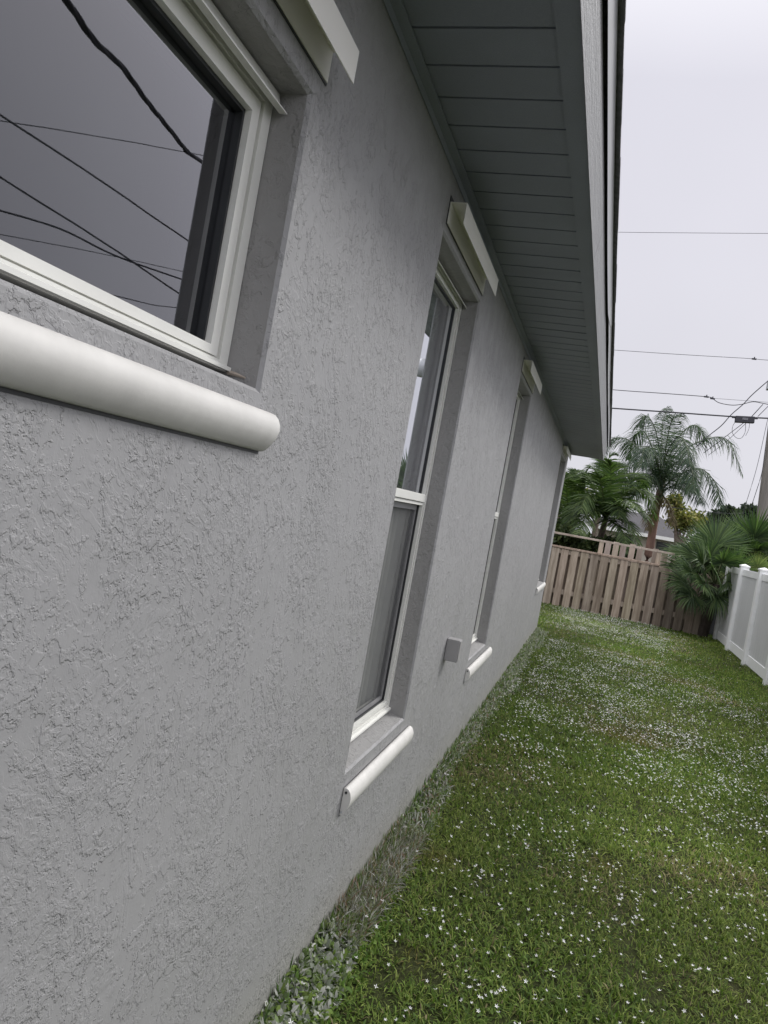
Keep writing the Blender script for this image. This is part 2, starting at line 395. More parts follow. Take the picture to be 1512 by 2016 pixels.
# eave: its outer edge runs a little out of parallel with the wall
def EX(y): return .392+.0062*y
def UP(y): return .0009*y
def sweep(mb, prof, ys_, col=(1, 1, 1), caps=True, closed=True):
    """profile of (dx from eave line, z, lean) swept along the eave"""
    n = len(prof); vs_ = []; fs = []
    for y in ys_: vs_ += [(EX(y)+dx+(UP(y) if z > 2.55 else 0), y, z) for dx, z in prof]
    for i in range(len(ys_)-1):
        for k in range(n if closed else n-1): fs.append((i*n+k, i*n+(k+1) % n, (i+1)*n+(k+1) % n, (i+1)*n+k))
    if caps and closed: fs += [tuple(range(n))[::-1], tuple((len(ys_)-1)*n+k for k in range(n))]
    mb.add(vs_, fs, col)
mb = MB()
pitch = .1405; y = Y0; z = SOF
while y < YE-.01:
    y1 = min(y+pitch, YE); q = y1-.007
    zz = z+random.uniform(-.0008, .0008)
    a0, a1 = EX(y)-.047, EX(y1)-.047
    mb.add([(.024, y, zz), (a0, y, zz), (a1, q, zz), (.024, q, zz), (.024, q, zz+.0045), (a1, q, zz+.0045), (.024, y1, zz+.0045), (a1, y1, zz+.0045), (.024, y1, zz-.0005), (a1, y1, zz-.0005)],
           [(0, 1, 2, 3), (3, 2, 5, 4), (4, 5, 7, 6), (6, 7, 9, 8)])
    y = y1
mb.add([(.0, Y0, SOF+.02), (.36, Y0, SOF+.02), (.36, YE-.03, SOF+.02), (0, YE-.03, SOF+.02)], [(0, 1, 2, 3)])  # unseen sheet added above the panels to stop light leaking through
mb.build('soffit', M['soffit'], house)
mb = MB()
mb.prism([(.0015, 2.448), (.004, 2.448), (.006, 2.466), (.030, 2.468), (.030, 2.4725), (.0015, 2.4725)], Y0, YE)
mb.build('soffit_channel', M['soffit'], house)
mb = MB(); sweep(mb, [(-.054, 2.4695), (-.0005, 2.4695), (-.0005, 2.4745), (-.054, 2.4745)], [Y0, YE])
mb.build('soffit_border', M['soffit'], house)
mb = MB(); sweep(mb, [(-.045, 2.4785), (-.0005, 2.4785), (.012, 2.62), (-.045, 2.62)], [Y0, YE]); mb.box((.02, YE-.022, 2.474), (.40, YE-.002, 2.70))
mb.build('fascia_backing', M['soffit'], house)
mb = MB()
for a, b in [(Y0, 3.0), (3.0035, 7.4), (7.4035, YE+.006)]: sweep(mb, [(0, 2.464), (.002, 2.462), (.0165, 2.603), (.001, 2.603)], [a, b])
mb.build('fascia', M['fascia'], house)
# metal drip edge in lapped lengths, each one drooping to a pointed lap
mb = MB()
def drip(ya, yb_, dx, dz0, dz1, n=24):
    vs_ = []; fs = []
    for i in range(n+1):
        u_ = i/n; yy = ya+(yb_-ya)*u_; zb_ = 2.602+dz0+(dz1-dz0)*u_+.0015*math.sin(yy*3.1)
        if u_ > .86: zb_ += .042*((u_-.86)/.14)**1.6
        xb = EX(yy)+UP(yy)+dx+.0015*math.sin(yy*1.7)
        zt = 2.660; k = (zt-zb_)/.058
        vs_ += [(xb+.012*(1-k)+.000, yy, zb_+.001), (xb+.012*(1-k)+.0015, yy, zb_-.001), (xb+.013, yy, zt), (xb-.01, yy, zt+.003)]
    for i in range(n):
        for k in range(3): fs.append((i*4+k, i*4+k+1, (i+1)*4+k+1, (i+1)*4+k))
    mb.add(vs_, fs)
drip(Y0, 1.2, .027, 0, 0); drip(1.1, 4.62, .0275, 0, -.003); drip(4.3, 7.6, .0255, .012, .010); drip(7.3, YE+.02, .027, .012, .014)
mb.build('drip_edge', M['drip'], house)
mb = MB()
SL = math.tan(R(20))
y = Y0
while y < YE:
    y1 = min(y+random.uniform(.16, .32), YE+.03); o_ = random.uniform(-.0012, .0012)+.0565; e0, e1 = EX(y)+UP(y)+o_, EX(y1)+UP(y1)+o_; t_ = random.uniform(.008, .012)
    mb.add([(e0, y, 2.661), (e1, y1, 2.661), (.30, y1, 2.661+.162*SL), (.30, y, 2.661+.162*SL),
            (e0, y, 2.661+t_), (e1, y1, 2.661+t_), (.30, y1, 2.672+.163*SL), (.30, y, 2.672+.163*SL)],
           [(0, 3, 2, 1), (4, 5, 6, 7), (0, 1, 5, 4), (1, 2, 6, 5), (3, 0, 4, 7), (2, 3, 7, 6)])
    y = y1
zr = 2.668+(.30-DEP/2)*SL
mb.add([(.30, Y0, 2.728), (.30, YE+.03, 2.728), (DEP/2, YE+.03, zr), (DEP/2, Y0, zr), (DEP-.4, YE+.03, 2.66), (DEP-.4, Y0, 2.66)], [(0, 1, 2, 3), (3, 2, 4, 5)])
mb.build('roof', M['shingle'], house)

def ring(mb, y0, y1, z0, z1, w_, xf, xb, wb=None):
    """picture-frame ring in the wall plane, mitred"""
    o_ = [(y0, z0), (y1, z0), (y1, z1), (y0, z1)]; wb = w_ if wb is None else wb; i_ = [(y0+w_, z0+wb), (y1-w_, z0+wb), (y1-w_, z1-w_), (y0+w_, z1-w_)]
    b_ = .0012
    V_ = []
    for (a, c_) in o_: V_.append((xb, a, c_))
    for (a, c_) in o_: V_.append((xf, a, c_))
    for (a, c_) in i_: V_.append((xf, a, c_))
    for (a, c_) in i_: V_.append((xb, a, c_))
    fs = []
    for k in range(4):
        j = (k+1) % 4
        fs += [(k, j, 4+j, 4+k), (4+k, 4+j, 8+j, 8+k), (8+k, 8+j, 12+j, 12+k)]
    mb.add(V_, fs)
def face_out(o):
    if o.data.polygons[0].normal.x < 0: o.data.flip_normals()
for wi, (y0, y1, z0, z1, kind) in enumerate(WINS):
    f = MB(); e_ = .0015
    B1, B2, B3 = (.016, .004, .016) if wi == 0 else (.020, .007, .014)
    ring(f, y0+e_, y1-e_, z0+e_, z1-e_, .030 if wi == 0 else .020, -.070, -.138, B1)
    a = .030 if wi == 0 else .020
    ring(f, y0+a+e_, y1-a-e_, z0+B1+e_, z1-a-e_, .007, -.080, -.136, B2)
    a += .007; zB = B1+B2
    ring(f, y0+a+e_, y1-a-e_, z0+zB+e_, z1-a-e_, .026 if wi == 0 else .014, -.073, -.134, B3)
    zB += B3
    # drip flange over the head and a stepped lower rail
    f.prism([(-.0695, z1-.004), (-.050, z1-.026), (-.048, z1-.030), (-.050, z1-.031), (-.0695, z1-.010)] if wi else
            [(-.0695, z1-.003), (-.060, z1-.003), (-.052, z1-.034), (-.038, z1-.037), (-.038, z1-.0395), (-.054, z1-.0375), (-.060, z1-.030), (-.0695, z1-.012)], y0+.004, y1-.004)
    f.prism([(-.0695, z0+.003), (-.060, z0+.003), (-.060, z0+.010), (-.0695, z0+.013)], y0+.003, y1-.003)
    nm = ['wide window set high in the grey wall nearest the camera', 'tall window second from the camera, full view of its screen', 'tall narrow-looking window third from the camera', 'farthest window near the house corner'][wi]
    win = f.build('window', M['frame'], house); win['label'] = nm
    a += (.026 if wi == 0 else .014)
    k_ = MB(); ring(k_, y0+a+.001, y1-a-.001, z0+zB+.001, z1-a-.001, .007, -.086, -.118, .003 if wi == 0 else .007); k_.build('gasket', M['gasket'], win)
    a += .006; zB += .002 if wi == 0 else .006
    zm0, zm1 = 1.437, 1.474
    if kind == 'slider':
        p_ = MB(); p_.add([(-.100, y0+a, z0+zB), (-.100, y1-a, z0+zB), (-.100, y1-a, z1-a), (-.100, y0+a, z1-a)], [(0, 1, 2, 3)]); face_out(p_.build('glass_pane', M['glass'], win))
        # dark sash behind the glass, and caulk at the lower corner
        s_ = MB(); ring(s_, y0+a-.002, y1-a+.002, z0+zB-.002, z1-a+.002, .022, -.104, -.128, .004); s_.build('inner_sash', M['gasket'], win)
        c_ = MB(); c_.tube([(-.066, y1-.002, z0+.002), (-.05, y1-.001, z0+.000), (-.03, y1-.001, z0-.004)], [.005, .004, .002], 6); c_.build('caulk', M['caulk'], win)
    else:
        p_ = MB(); p_.add([(-.092, y0+a, zm1), (-.092, y1-a, zm1), (-.092, y1-a, z1-a), (-.092, y0+a, z1-a)], [(0, 1, 2, 3)]); face_out(p_.build('glass_pane', M['glass'], win))
        m_ = MB(); m_.box((-.112, y0+.034, zm0+.006), (-.066, y1-.034, zm1), .002); m_.box((-.110, y0+.034, zm0-.008), (-.072, y1-.034, zm0+.004), .001); m_.build('meeting_rail', M['frame'], win)
        s_ = MB(); ring(s_, y0+a-.004, y1-a+.004, z0+a-.004, zm0-.010, .020, -.094, -.104); s_.build('screen_frame', M['screenframe'], win)
        s_ = MB(); s_.add([(-.099, y0+a+.012, z0+a+.012), (-.099, y1-a-.012, z0+a+.012), (-.099, y1-a-.012, zm0-.025), (-.099, y0+a+.012, zm0-.025)], [(0, 1, 2, 3)]); s_.build('insect_screen', M['screen'], win)
    zm1 = 1.474; b_ = MB(); b_.box((-.26, y0-.1, z0-.1), (-.24, y1+.1, z1+.1)); b_.build('dark_room_panel', M['shade'], win)  # dark panel standing in for the unlit room behind the glass
    if wi:
        b_ = MB(); b_.box((-.150, y0+.004, zm1), (-.143, y1-.004, z1-.004)); b_.build('closed_blind', M['blind'], win)
        dm = MB(); nn_ = 90; pv = [(-.145+.010*math.sin(k*.62)+.006*math.sin(k*.23+1), y0+.004+(y1-y0-.008)*k/nn_) for k in range(nn_+1)]
        dm.add([(px_, py_, z_) for z_ in (z0+.02, zm1-.04) for px_, py_ in pv], [(k, k+1, nn_+2+k, nn_+1+k) for k in range(nn_)]); dm.build('curtain', M['blind'], win, True)
    # room box added so no daylight leaks round the dark panel
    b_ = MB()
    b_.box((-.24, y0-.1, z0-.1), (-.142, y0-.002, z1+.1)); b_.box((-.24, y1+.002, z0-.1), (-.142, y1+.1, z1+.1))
    b_.box((-.24, y0, z1+.002), (-.142, y1, z1+.1)); b_.box((-.24, y0, z0-.1), (-.142, y1, z0-.002)); b_.build('room_box', M['shade'], win)

# shutter header tracks (U channels) and half-round bottom covers
for i, (a, b, zb_, zt) in enumerate([(.02, 1.307, 2.163, 2.222), (2.318, 3.056, 2.306, 2.372), (4.60, 5.36, 2.325, 2.392), (9.32, 10.47, 2.36, 2.425)]):
    m_ = MB(); t_ = .0022
    m_.prism([(.0025, zb_), (.0025+t_, zb_), (.0025+t_, zt-t_), (.056-t_, zt-t_), (.056-t_, zb_), (.056, zb_), (.056, zt), (.0025, zt)], a, b)
    o = m_.build('shutter_header', M['cream'], house)
    m_ = MB(); m_.box((.0004, a-.004, zb_-.004), (.0022, b+.003, zt+.018)); m_.build('sealant', M['gasket'], o)
PROF = [(.0015, .0865), (.010, .0875), (.018, .084), (.0245, .075), (.0285, .062), (.0290, .048), (.0255, .032), (.0195, .018), (.0125, .006), (.007, .001), (.0015, 0)]
for i, (a, b, zb_, s) in enumerate([(.02, 1.300, 1.474, .84), (2.322, 3.160, .424, 1.), (4.585, 5.55, .43, 1.), (9.22, 10.50, .625, 1.)]):
    m_ = MB(); pr = [(x_*(1.25 if i == 0 else 1.), zb_+z_*s) for x_, z_ in PROF]
    m_.prism(pr, a+.0025, b-.0025, caps=False)
    o = m_.build('shutter_sill_cover', M['cream_sill'], house, True)
    m_ = MB(); m_.prism(pr, a, a+.0024); m_.build('end_cap', M['cream_sill'], o); m_ = MB(); m_.prism(pr, b-.0024, b); m_.build('end_cap', M['cream_sill'], o)
    for zc, xc in ((.074*s, .011), (.010*s, .006)):
        m_ = MB(); m_.tube([(xc, a-.002, zb_+zc), (xc, a-.0002, zb_+zc)], .0042, 10)
        m_.build('screw', M['gasket'] if zc > .03 else M['metal_grey'], o)
    m_ = MB(); m_.box((.0004, a-.001, zb_-.005), (.0013, b+.001, zb_+.088*s)); m_.build('sealant', M['gasket'], o)
# small box on the wall
m_ = MB(); m_.box((.0015, 3.725, .703), (.066, 3.795, .812), .004)
o = m_.build('outlet_box', M['vent'], house)
m_ = MB(); m_.box((.0665, 3.730, .708), (.0695, 3.790, .807), .001); m_.build('cover', M['vent'], o)

# ------------------------------------------------------------------ lawn
def falloff(d, a, b): return np.clip((b-d)/(b-a), 0, 1)
def lawn():
    B = Blades()
    def batch(n, x0, x1, y0, y1, keep=None):
        x = RNG.uniform(x0, x1, n); y = RNG.uniform(y0, y1, n)
        if keep is not None:
            k = RNG.random(n) < keep(x, y); x = x[k]; y = y[k]
        k = RNG.random(n if keep is None else len(x)) < np.where(vnoise(x, y, 11., 21) < .3, .45, 1.); x = x[k]; y = y[k]
        n = len(x)
        clump = fbm(x, y, 3.2, 1); big = fbm(x, y, .8, 2); dry = fbm(x, y, 1.7, 5)
        d = np.hypot(x-.63, y)
        ln = (.013+.019*clump+.024*clump**3+.015*RNG.random(n)**3)*np.where(RNG.random(n) < .03, 1.5, 1)
        th = RNG.uniform(0, 2*np.pi, n); tl = RNG.uniform(.25, 1.35, n)
        dr = np.stack([np.cos(th)*np.sin(tl), np.sin(th)*np.sin(tl), np.cos(tl)], 1)
        base = np.stack([x, y, np.full(n, -.002)], 1)
        base[:, 2] += .016*RNG.random(n)
        mid = base+dr*ln[:, None]*.55; dr2 = dr.copy(); dr2[:, 2] -= .55; tip = mid+unit(dr2)*ln[:, None]*.5
        tip[:, 2] = np.maximum(tip[:, 2], .004)
        side = unit(np.stack([-np.sin(th), np.cos(th), RNG.uniform(-.5, .5, n)], 1))
        wd = RNG.uniform(.0024, .0046, n)*(1+.11*np.maximum(d-3, 0))
        broad = (RNG.random(n) < .42*np.clip((big-.35)*4, .25, 1)); wd = np.where(broad, wd*1.9, wd)
        g1 = np.array([.098, .150, .030]); g2 = np.array([.295, .355, .098]); br = np.array([.27, .23, .13]); dk = np.array([.062, .105, .030])
        u_ = RNG.random(n)[:, None]
        c = g1*(1-u_**1.3)+g2*u_**1.3
        c = np.where(broad[:, None], dk*(1-u_)+g1*1.5*u_, c)
        dd = (RNG.random(n) < np.clip((dry-.52)*1.6, .03, .45))[:, None]; c = np.where(dd, br*(.6+.6*u_), c)
        # one or two rusty patches
        for (px_, py_, rr) in ((.22, 3.15, .09), (.30, 2.42, .07), (1.05, 6.0, .25), (1.75, 9.2, .25), (.9, 3.6, .10)):
            k = np.exp(-((x-px_)**2+(y-py_)**2)/rr**2)[:, None]*.7*(RNG.random(n)[:, None])
            c = c*(1-k)+np.array([.19, .105, .055])*k
        # patchy random variation in blade tone
        c *= (1.1-.5*vnoise(x, y, 1.3, 8))[:, None]
        B.add(base, mid, tip, wd, side, c)
    inner = lambda x, y: np.clip(.25+.75*(x > .05), 0, 1)
    batch(100000, .0, 2.95, 1.3, 3.4, lambda x, y: np.where(x*1.5 < y*1.15-.2, 1., .35))
    batch(120000, .0, 2.95, 3.4, 6.5)
    batch(70000, .0, 2.95, 6.5, 11)
    batch(52000, -1.6, 2.95, 11, 15.3)
    batch(12000, .0, 2.95, -2.5, 1.3)
    batch(26000, -4, 7, 15.1, 20)
    o = B.build('lawn_grass', M['grass'])
    tag(o, 'mown green grass with mixed weeds covering the side yard', 'grass', kind='stuff')
lawn()

# greyed weeds along the foot of the wall
def wallstrip():
    B = Blades()
    def leafs(n, y0, y1, wfun, lz, wl, cols, ln0, ln1, flat):
        y = RNG.uniform(y0, y1, n); wv_ = wfun(y)
        x = .004+wv_*RNG.random(n)**1.15; th = RNG.uniform(0, 2*np.pi, n)
        tl = RNG.uniform(.2, flat, n); ln = RNG.uniform(ln0, ln1, n)
        dr = np.stack([np.cos(th)*np.sin(tl), np.sin(th)*np.sin(tl), np.cos(tl)], 1)
        base = np.stack([x, y, lz*RNG.random(n)*(1.15-x/np.maximum(wv_, .01)*.8)], 1)
        mid = base+dr*ln[:, None]*.5; tip = base+dr*ln[:, None]; tip[:, 2] -= .2*ln
        base[:, 0] = np.maximum(base[:, 0], .004); mid[:, 0] = np.maximum(mid[:, 0], .004); tip[:, 0] = np.maximum(tip[:, 0], .004)
        side = unit(np.stack([-np.sin(th), np.cos(th), RNG.uniform(-.6, .6, n)], 1))
        c = np.array(cols)[RNG.integers(0, len(cols), n)]*RNG.uniform(.7, 1.25, n)[:, None]
        B.add(base, mid, tip, RNG.uniform(*wl, n), side, c)
    gy = [(.27, .285, .25), (.34, .35, .32), (.20, .22, .18), (.15, .20, .09), (.40, .40, .38)]
    wf = lambda y: .17+.10*vnoise(y, y*0, 2.2, 3)
    leafs(4600, 1.2, 2.42, lambda y: .11+.07*vnoise(y, y*0, 5, 4), .050, (.010, .017), gy+[(.16, .22, .06)], .018, .034, 1.5)
    leafs(1300, 1.2, 2.6, lambda y: .19+0*y, .04, (.008, .014), [(.14, .21, .05), (.10, .17, .04)], .018, .030, 1.4)
    dry = [(.25, .245, .225), (.32, .315, .295), (.20, .19, .165), (.22, .145, .11), (.36, .355, .34), (.12, .16, .06)]
    leafs(6000, 2.35, 3.3, lambda y: .08+.08*vnoise(y, y*0, 4, 6), .035, (.0025, .005), dry+[(.10, .14, .05)], .04, .09, 1.6)
    leafs(1500, 2.35, 3.3, lambda y: .13+0*y, .03, (.006, .012), gy, .02, .035, 1.5)
    leafs(6000, 3.2, 6.5, lambda y: .05+.12*vnoise(y, y*0, 2.6, 7), .045, (.005, .011), gy+dry+[(.10, .15, .05)]*3, .025, .055, 1.45)
    leafs(9000, 6.5, YE, lambda y: .07+.12*vnoise(y, y*0, 1.4, 9), .055, (.008, .016), gy+dry[:3]+[(.10, .15, .05)]*3, .03, .06, 1.4)
    # taller green blades against the wall
    leafs(420, 1.3, 6.5, lambda y: .025+0*y, .03, (.004, .007), [(.06, .11, .03), (.09, .14, .04)], .05, .12, .5)
    o = B.build('wall_foot_weeds', M['grass'])
    tag(o, 'grey faded weeds and dry stems growing along the foot of the stucco wall', 'weeds', kind='stuff')
wallstrip()

# white blossoms: star of five petals
def star_geo(r, n=5, rot=0, tilt=(0, 0)):
    V_ = [(0, 0, .001)]; F2 = []
    for k in range(n):
        a = rot+2*math.pi*k/n; w_ = .30
        for (rr, da, zz) in ((.45, -w_*1.3, .002), (1., 0, .0045), (.45, w_*1.3, .002)):
            V_.append((r*rr*math.cos(a+da), r*rr*math.sin(a+da), zz*r/.008))
        F2.append((0, 1+3*k, 2+3*k, 3+3*k))
    return np.array(V_), F2
def flowers():
    n = 60000
    x = RNG.uniform(.05, 2.85, n); y = RNG.uniform(1.5, 14.9, n)
    cl = fbm(x, y, 4.5, 12); big = fbm(x, y, .9, 15)
    dens = (.17+.46*np.clip((cl-.46)*6, 0, 1)**1.3)*np.clip(.55+1.6*(big-.40), .5, 1.15)
    far = np.clip((y-4.5)/5, 0, 1)
    dens *= (1+2.6*far*np.clip((2.7-x)/1.2, .1, 1))*np.where(y > 9, np.clip((2.35-x)/.8, .10, 1), 1)
    # a green band free of blossom in front of the house corner
    dens *= np.where((y > 10.2) & (y < 11.4), .10+.3*(x > 1.6), 1)
    dens *= np.where((y > 11.4), 1.3, 1)
    dens *= np.where(x < .22, .25, 1)
    k = RNG.random(n) < dens; x = x[k]; y = y[k]
    x2 = RNG.uniform(-1.2, .2, 900); y2 = RNG.uniform(11.6, 14.9, 900); x = np.concatenate([x, x2]); y = np.concatenate([y, y2])
    d = np.hypot(x-.63, y)
    # what the photo shows, nearest first
    P = np.stack([x, y, np.full_like(x, .04)], 1)-CAM; zf = P@cf; px_ = CX_+F_*(P@cr)/zf; py_ = CY_-F_*(P@cu)/zf
    inside = (px_ > 0) & (px_ < 1512) & (py_ > 0) & (py_ < 2012)
    order = np.argsort(np.where(inside, d, d+1000))
    x = x[order]; y = y[order]; d = d[order]
    vars_ = []
    for i in range(5):
        V_, F2 = star_geo(random.uniform(.0055, .0085), random.choice([5, 5, 6, 4]), random.random()*6)
        me = D.meshes.new('flower'); me.from_pydata([tuple(v) for v in V_], [], F2); me.update(); me.materials.append(M['petal']); vars_.append(me)
    k = 300
    for i in range(k):
        o = D.objects.new('flower', vars_[i % 5]); COL.objects.link(o)
        o.location = (x[i], y[i], random.uniform(.034, .052)); o.rotation_euler = (random.uniform(-.7, .5), random.uniform(-.5, .5), random.uniform(0, 6.28))
        s_ = random.uniform(.75, 1.25); o.scale = (s_, s_, s_)
        tag(o, 'tiny white star-shaped blossom in the near part of the lawn grass', 'flower', 'tiny white blossoms scattered over the near lawn')
    V_, F2 = star_geo(.0088, 4)
    m = len(x)-k
    nv = len(V_); W = np.empty((m, nv, 3), 'f')
    th = RNG.uniform(0, 6.28, m); sc3 = RNG.uniform(.5, .95, m)
    ca, sa = np.cos(th), np.sin(th); tx = RNG.uniform(-.6, .5, m); ty = RNG.uniform(-.6, .6, m)
    for j, v in enumerate(V_):
        a = (v[0]*ca-v[1]*sa)*sc3; b = (v[0]*sa+v[1]*ca)*sc3; c = v[2]*sc3+a*tx-b*ty
        W[:, j, 0] = x[k:]+a; W[:, j, 1] = y[k:]+b; W[:, j, 2] = c
    W[:, :, 2] += (RNG.uniform(.030, .050, m))[:, None]
    me = D.meshes.new('lawn_blossoms'); me.vertices.add(m*nv); me.vertices.foreach_set('co', W.ravel())
    nf = len(F2); li = (np.arange(m)[:, None, None]*nv+np.array(F2)[None]).astype(np.int32).ravel()
    me.loops.add(len(li)); me.loops.foreach_set('vertex_index', li)
    me.polygons.add(m*nf); me.polygons.foreach_set('loop_start', (np.arange(m*nf)*4).astype(np.int32)); me.update(calc_edges=True); me.validate()
    o = link('lawn_blossoms', me, M['petal']); tag(o, 'dense carpet of tiny white blossoms over the farther lawn', 'blossoms', kind='stuff')
flowers()

# ------------------------------------------------------------------ back wooden fence (shadow-box boards)
def bcol(): v = random.uniform(.78, 1.15); return (v, v*random.uniform(.96, 1.02), v*random.uniform(.92, 1.03))
def wood_fence():
    r = empty('wooden_fence', (0, 15, 0), 'weathered brown board fence closing the far end of the yard', 'fence')
    m_ = MB(); x = -2.6; i = 0
    while x < 2.50:
        zt = 1.10+random.uniform(-.006, .006); zb_ = random.uniform(-.01, .02)-.005
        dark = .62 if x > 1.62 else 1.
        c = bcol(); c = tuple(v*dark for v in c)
        w_ = random.uniform(.130, .145); ln = random.uniform(-.004, .004)
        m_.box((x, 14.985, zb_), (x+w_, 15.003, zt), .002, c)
        x += .182; i += 1
    x = -2.51
    while x < 2.45:
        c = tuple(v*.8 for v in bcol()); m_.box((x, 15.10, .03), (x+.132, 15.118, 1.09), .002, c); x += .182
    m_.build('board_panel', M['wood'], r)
    m_ = MB(); m_.box((-2.6, 15.0042, .24), (2.55, 15.0440, .33), .003, (.9, .9, .9)); m_.build('rail', M['wood'], r)
    m_ = MB(); m_.box((-2.6, 15.0042, 1.005), (2.55, 15.0440, 1.095), .003, (.95, .95, .95)); m_.build('rail', M['wood'], r)
    m_ = MB(); m_.box((-2.6, 14.972, 1.104), (1.72, 15.075, 1.140), .004, (.82, .74, .70)); m_.build('cap_rail', M['wood_pale'], r)
    m_ = MB(); m_.box((2.46, 14.97, -.1), (2.57, 15.07, 1.12), .004, (.62, .62, .6)); m_.build('post', M['wood'], r)
    for px_ in (-1.4, .60, 1.64):
        m_ = MB(); m_.box((px_, 15.078, -.1), (px_+.085, 15.16, 1.352), .004, (1, .98, .92)); m_.build('post', M['wood_pale'], r)
    m_ = MB(); m_.box((-2.6, 15.07, 1.354), (1.95, 15.165, 1.392), .004); m_.build('top_rail', M['wood_pale'], r)
    # rear fence, board colours darkened to deepen the shade of the gap
    r2 = empty('wooden_fence', (3, 16.2, 0), 'darker board fence section behind the palms in the far right corner', 'fence')
    m_ = MB(); x = 2.2
    while x < 7.:
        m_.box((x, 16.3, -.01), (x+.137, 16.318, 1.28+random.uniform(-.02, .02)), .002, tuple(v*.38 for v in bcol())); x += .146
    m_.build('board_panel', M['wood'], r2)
    m_ = MB(); m_.box((2.2, 16.319, .3), (7, 16.36, .39), .003); m_.build('rail', M['wood'], r2)
    m_ = MB(); m_.box((2.2, 16.319, 1.0), (7, 16.36, 1.09), .003); m_.build('rail', M['wood'], r2)
    r3 = empty('wooden_fence', (.8, 16.2, 0), 'short run of tall boards standing just behind the top rail of the far fence', 'fence')
    m_ = MB()
    for x in (.72, .87, 1.01, 1.18, 1.33, 1.62, 1.80, 1.98):
        m_.box((x, 16.0, -.01), (x+.11, 16.02, 1.40+random.uniform(-.05, .03)), .002, bcol())
    m_.build('board_panel', M['wood_pale'], r3)
    m_ = MB(); m_.box((.7, 16.021, 1.05), (2.1, 16.06, 1.13), .003); m_.build('rail', M['wood_pale'], r3)
wood_fence()

# ------------------------------------------------------------------ white vinyl fence
def vinyl_fence():
    r = empty('vinyl_fence', (2.9, 8, 0), 'white vinyl privacy fence with capped posts along the right edge of the lawn', 'fence')
    X = 2.90
    ys_ = [15.0, 13.6, 12.05, 10.5, 8.95, 7.4, 5.85, 4.3, 2.75, 1.2, -.35, -1.9]
    for i, y in enumerate(ys_):
        h = 1.385
        m_ = MB(); m_.box((X-.064, y-.064, -.1), (X+.064, y+.064, h), .006)
        p = m_.build('post', M['vinyl'], r)
        c = MB(); a = .073
        c.add([(X-a, y-a, h-.004), (X+a, y-a, h-.004), (X+a, y+a, h-.004), (X-a, y+a, h-.004), (X-a, y-a, h+.016), (X+a, y-a, h+.016), (X+a, y+a, h+.016), (X-a, y+a, h+.016), (X, y, h+.045)],
              [(0, 1, 5, 4), (1, 2, 6, 5), (2, 3, 7, 6), (3, 0, 4, 7), (4, 5, 8), (5, 6, 8), (6, 7, 8), (7, 4, 8), (0, 3, 2, 1)])
        c.build('post_cap', M['vinyl'], p)
        if i < len(ys_)-1:
            y2 = ys_[i+1]+.065; y1_ = y-.065
            m_ = MB(); n = 9; wd = (y1_-y2)/n
            for k in range(n):
                a0 = y2+k*wd; m_.box((X-.011, a0+.0015, .16), (X+.011, a0+wd-.0015, 1.27), .002)
            m_.build('panel', M['vinyl_shaded'], r)
            m_ = MB(); m_.box((X-.022, y2, 1.24), (X+.022, y1_, 1.34), .004); m_.build('top_rail', M['vinyl'], r)
            m_ = MB(); m_.box((X-.022, y2, .03), (X+.022, y1_, .17), .004); m_.build('bottom_rail', M['vinyl'], r)
vinyl_fence()

# ------------------------------------------------------------------ palms
def bez(P, n):
    """smooth curve through the given points (Catmull-Rom)"""
    P = [Vector(p) for p in P]; P = [P[0]*2-P[1]]+P+[P[-1]*2-P[-2]]
    out_ = []
    segs = len(P)-3
    for k in range(n+1):
        u_ = k/n*segs; i = min(int(u_), segs-1); s_ = u_-i
        a, b, c, d = P[i:i+4]
        out_.append(.5*((2*b)+(c-a)*s_+(2*a-5*b+4*c-d)*s_*s_+(3*b-a-3*c+d)*s_**3))
    return out_
def frond(stem, B, path, n, llen, lw, cols, droop, up=(0, 0, 1), start=.12, jitter=.15, plum=.25, sr=.012):
    pts = bez(path, n)
    stem.tube([p for p in pts[::3]]+[pts[-1]], [sr*(1-.85*i/(len(pts[::3]))) for i in range(len(pts[::3])+1)], 5, cols[0])
    b_, m_, t_, w_, s_, c_ = [], [], [], [], [], []
    for i in range(int(n*start), n):
        p = pts[i]; d = (pts[min(i+1, n)]-pts[i-1]).normalized()
        sd_ = d.cross(Vector(up))
        if sd_.length < .15: sd_ = d.cross(Vector((.3, 1, 0)))
        sd_.normalize(); nn = sd_.cross(d).normalized()
        u_ = i/n; L_ = llen*(math.sin(math.pi*min(1, (.12+u_*.83)))**.6)*(.55 if u_ > .93 else 1)
        for sg in (-1, 1):
            fw = .45+.9*u_**2
            dr = (sd_*sg+d*fw+nn*random.uniform(-plum, plum+.1)+Vector((random.uniform(-1, 1), random.uniform(-1, 1), random.uniform(-1, 1)))*jitter).normalized()
            l_ = L_*random.uniform(.85, 1.1)
            mid = p+dr*l_*.5+Vector((0, 0, -droop*l_*.16)); d2 = (dr+Vector((0, 0, -droop))).normalized(); tip = mid+d2*l_*.55
            b_.append(p[:]); m_.append(mid[:]); t_.append(tip[:]); w_.append(lw*random.uniform(.8, 1.2))
            sv = dr.cross(nn).normalized()*.8+nn*random.uniform(-.6, .6); s_.append(sv.normalized()[:])
            c = random.choice(cols[1:]); k = random.uniform(.75, 1.25); c_.append(tuple(v*k for v in c))
    B.add(b_, m_, t_, w_, s_, c_)
def palm_paths(ctr, specs, Y):
    res = []
    for (pts, dy) in specs:
        P = [Vector(ctr)]
        for k, (px_, py_) in enumerate(pts): P.append(at(px_, py_, Y+dy*(k+1)/len(pts)))
        res.append(P)
    return res

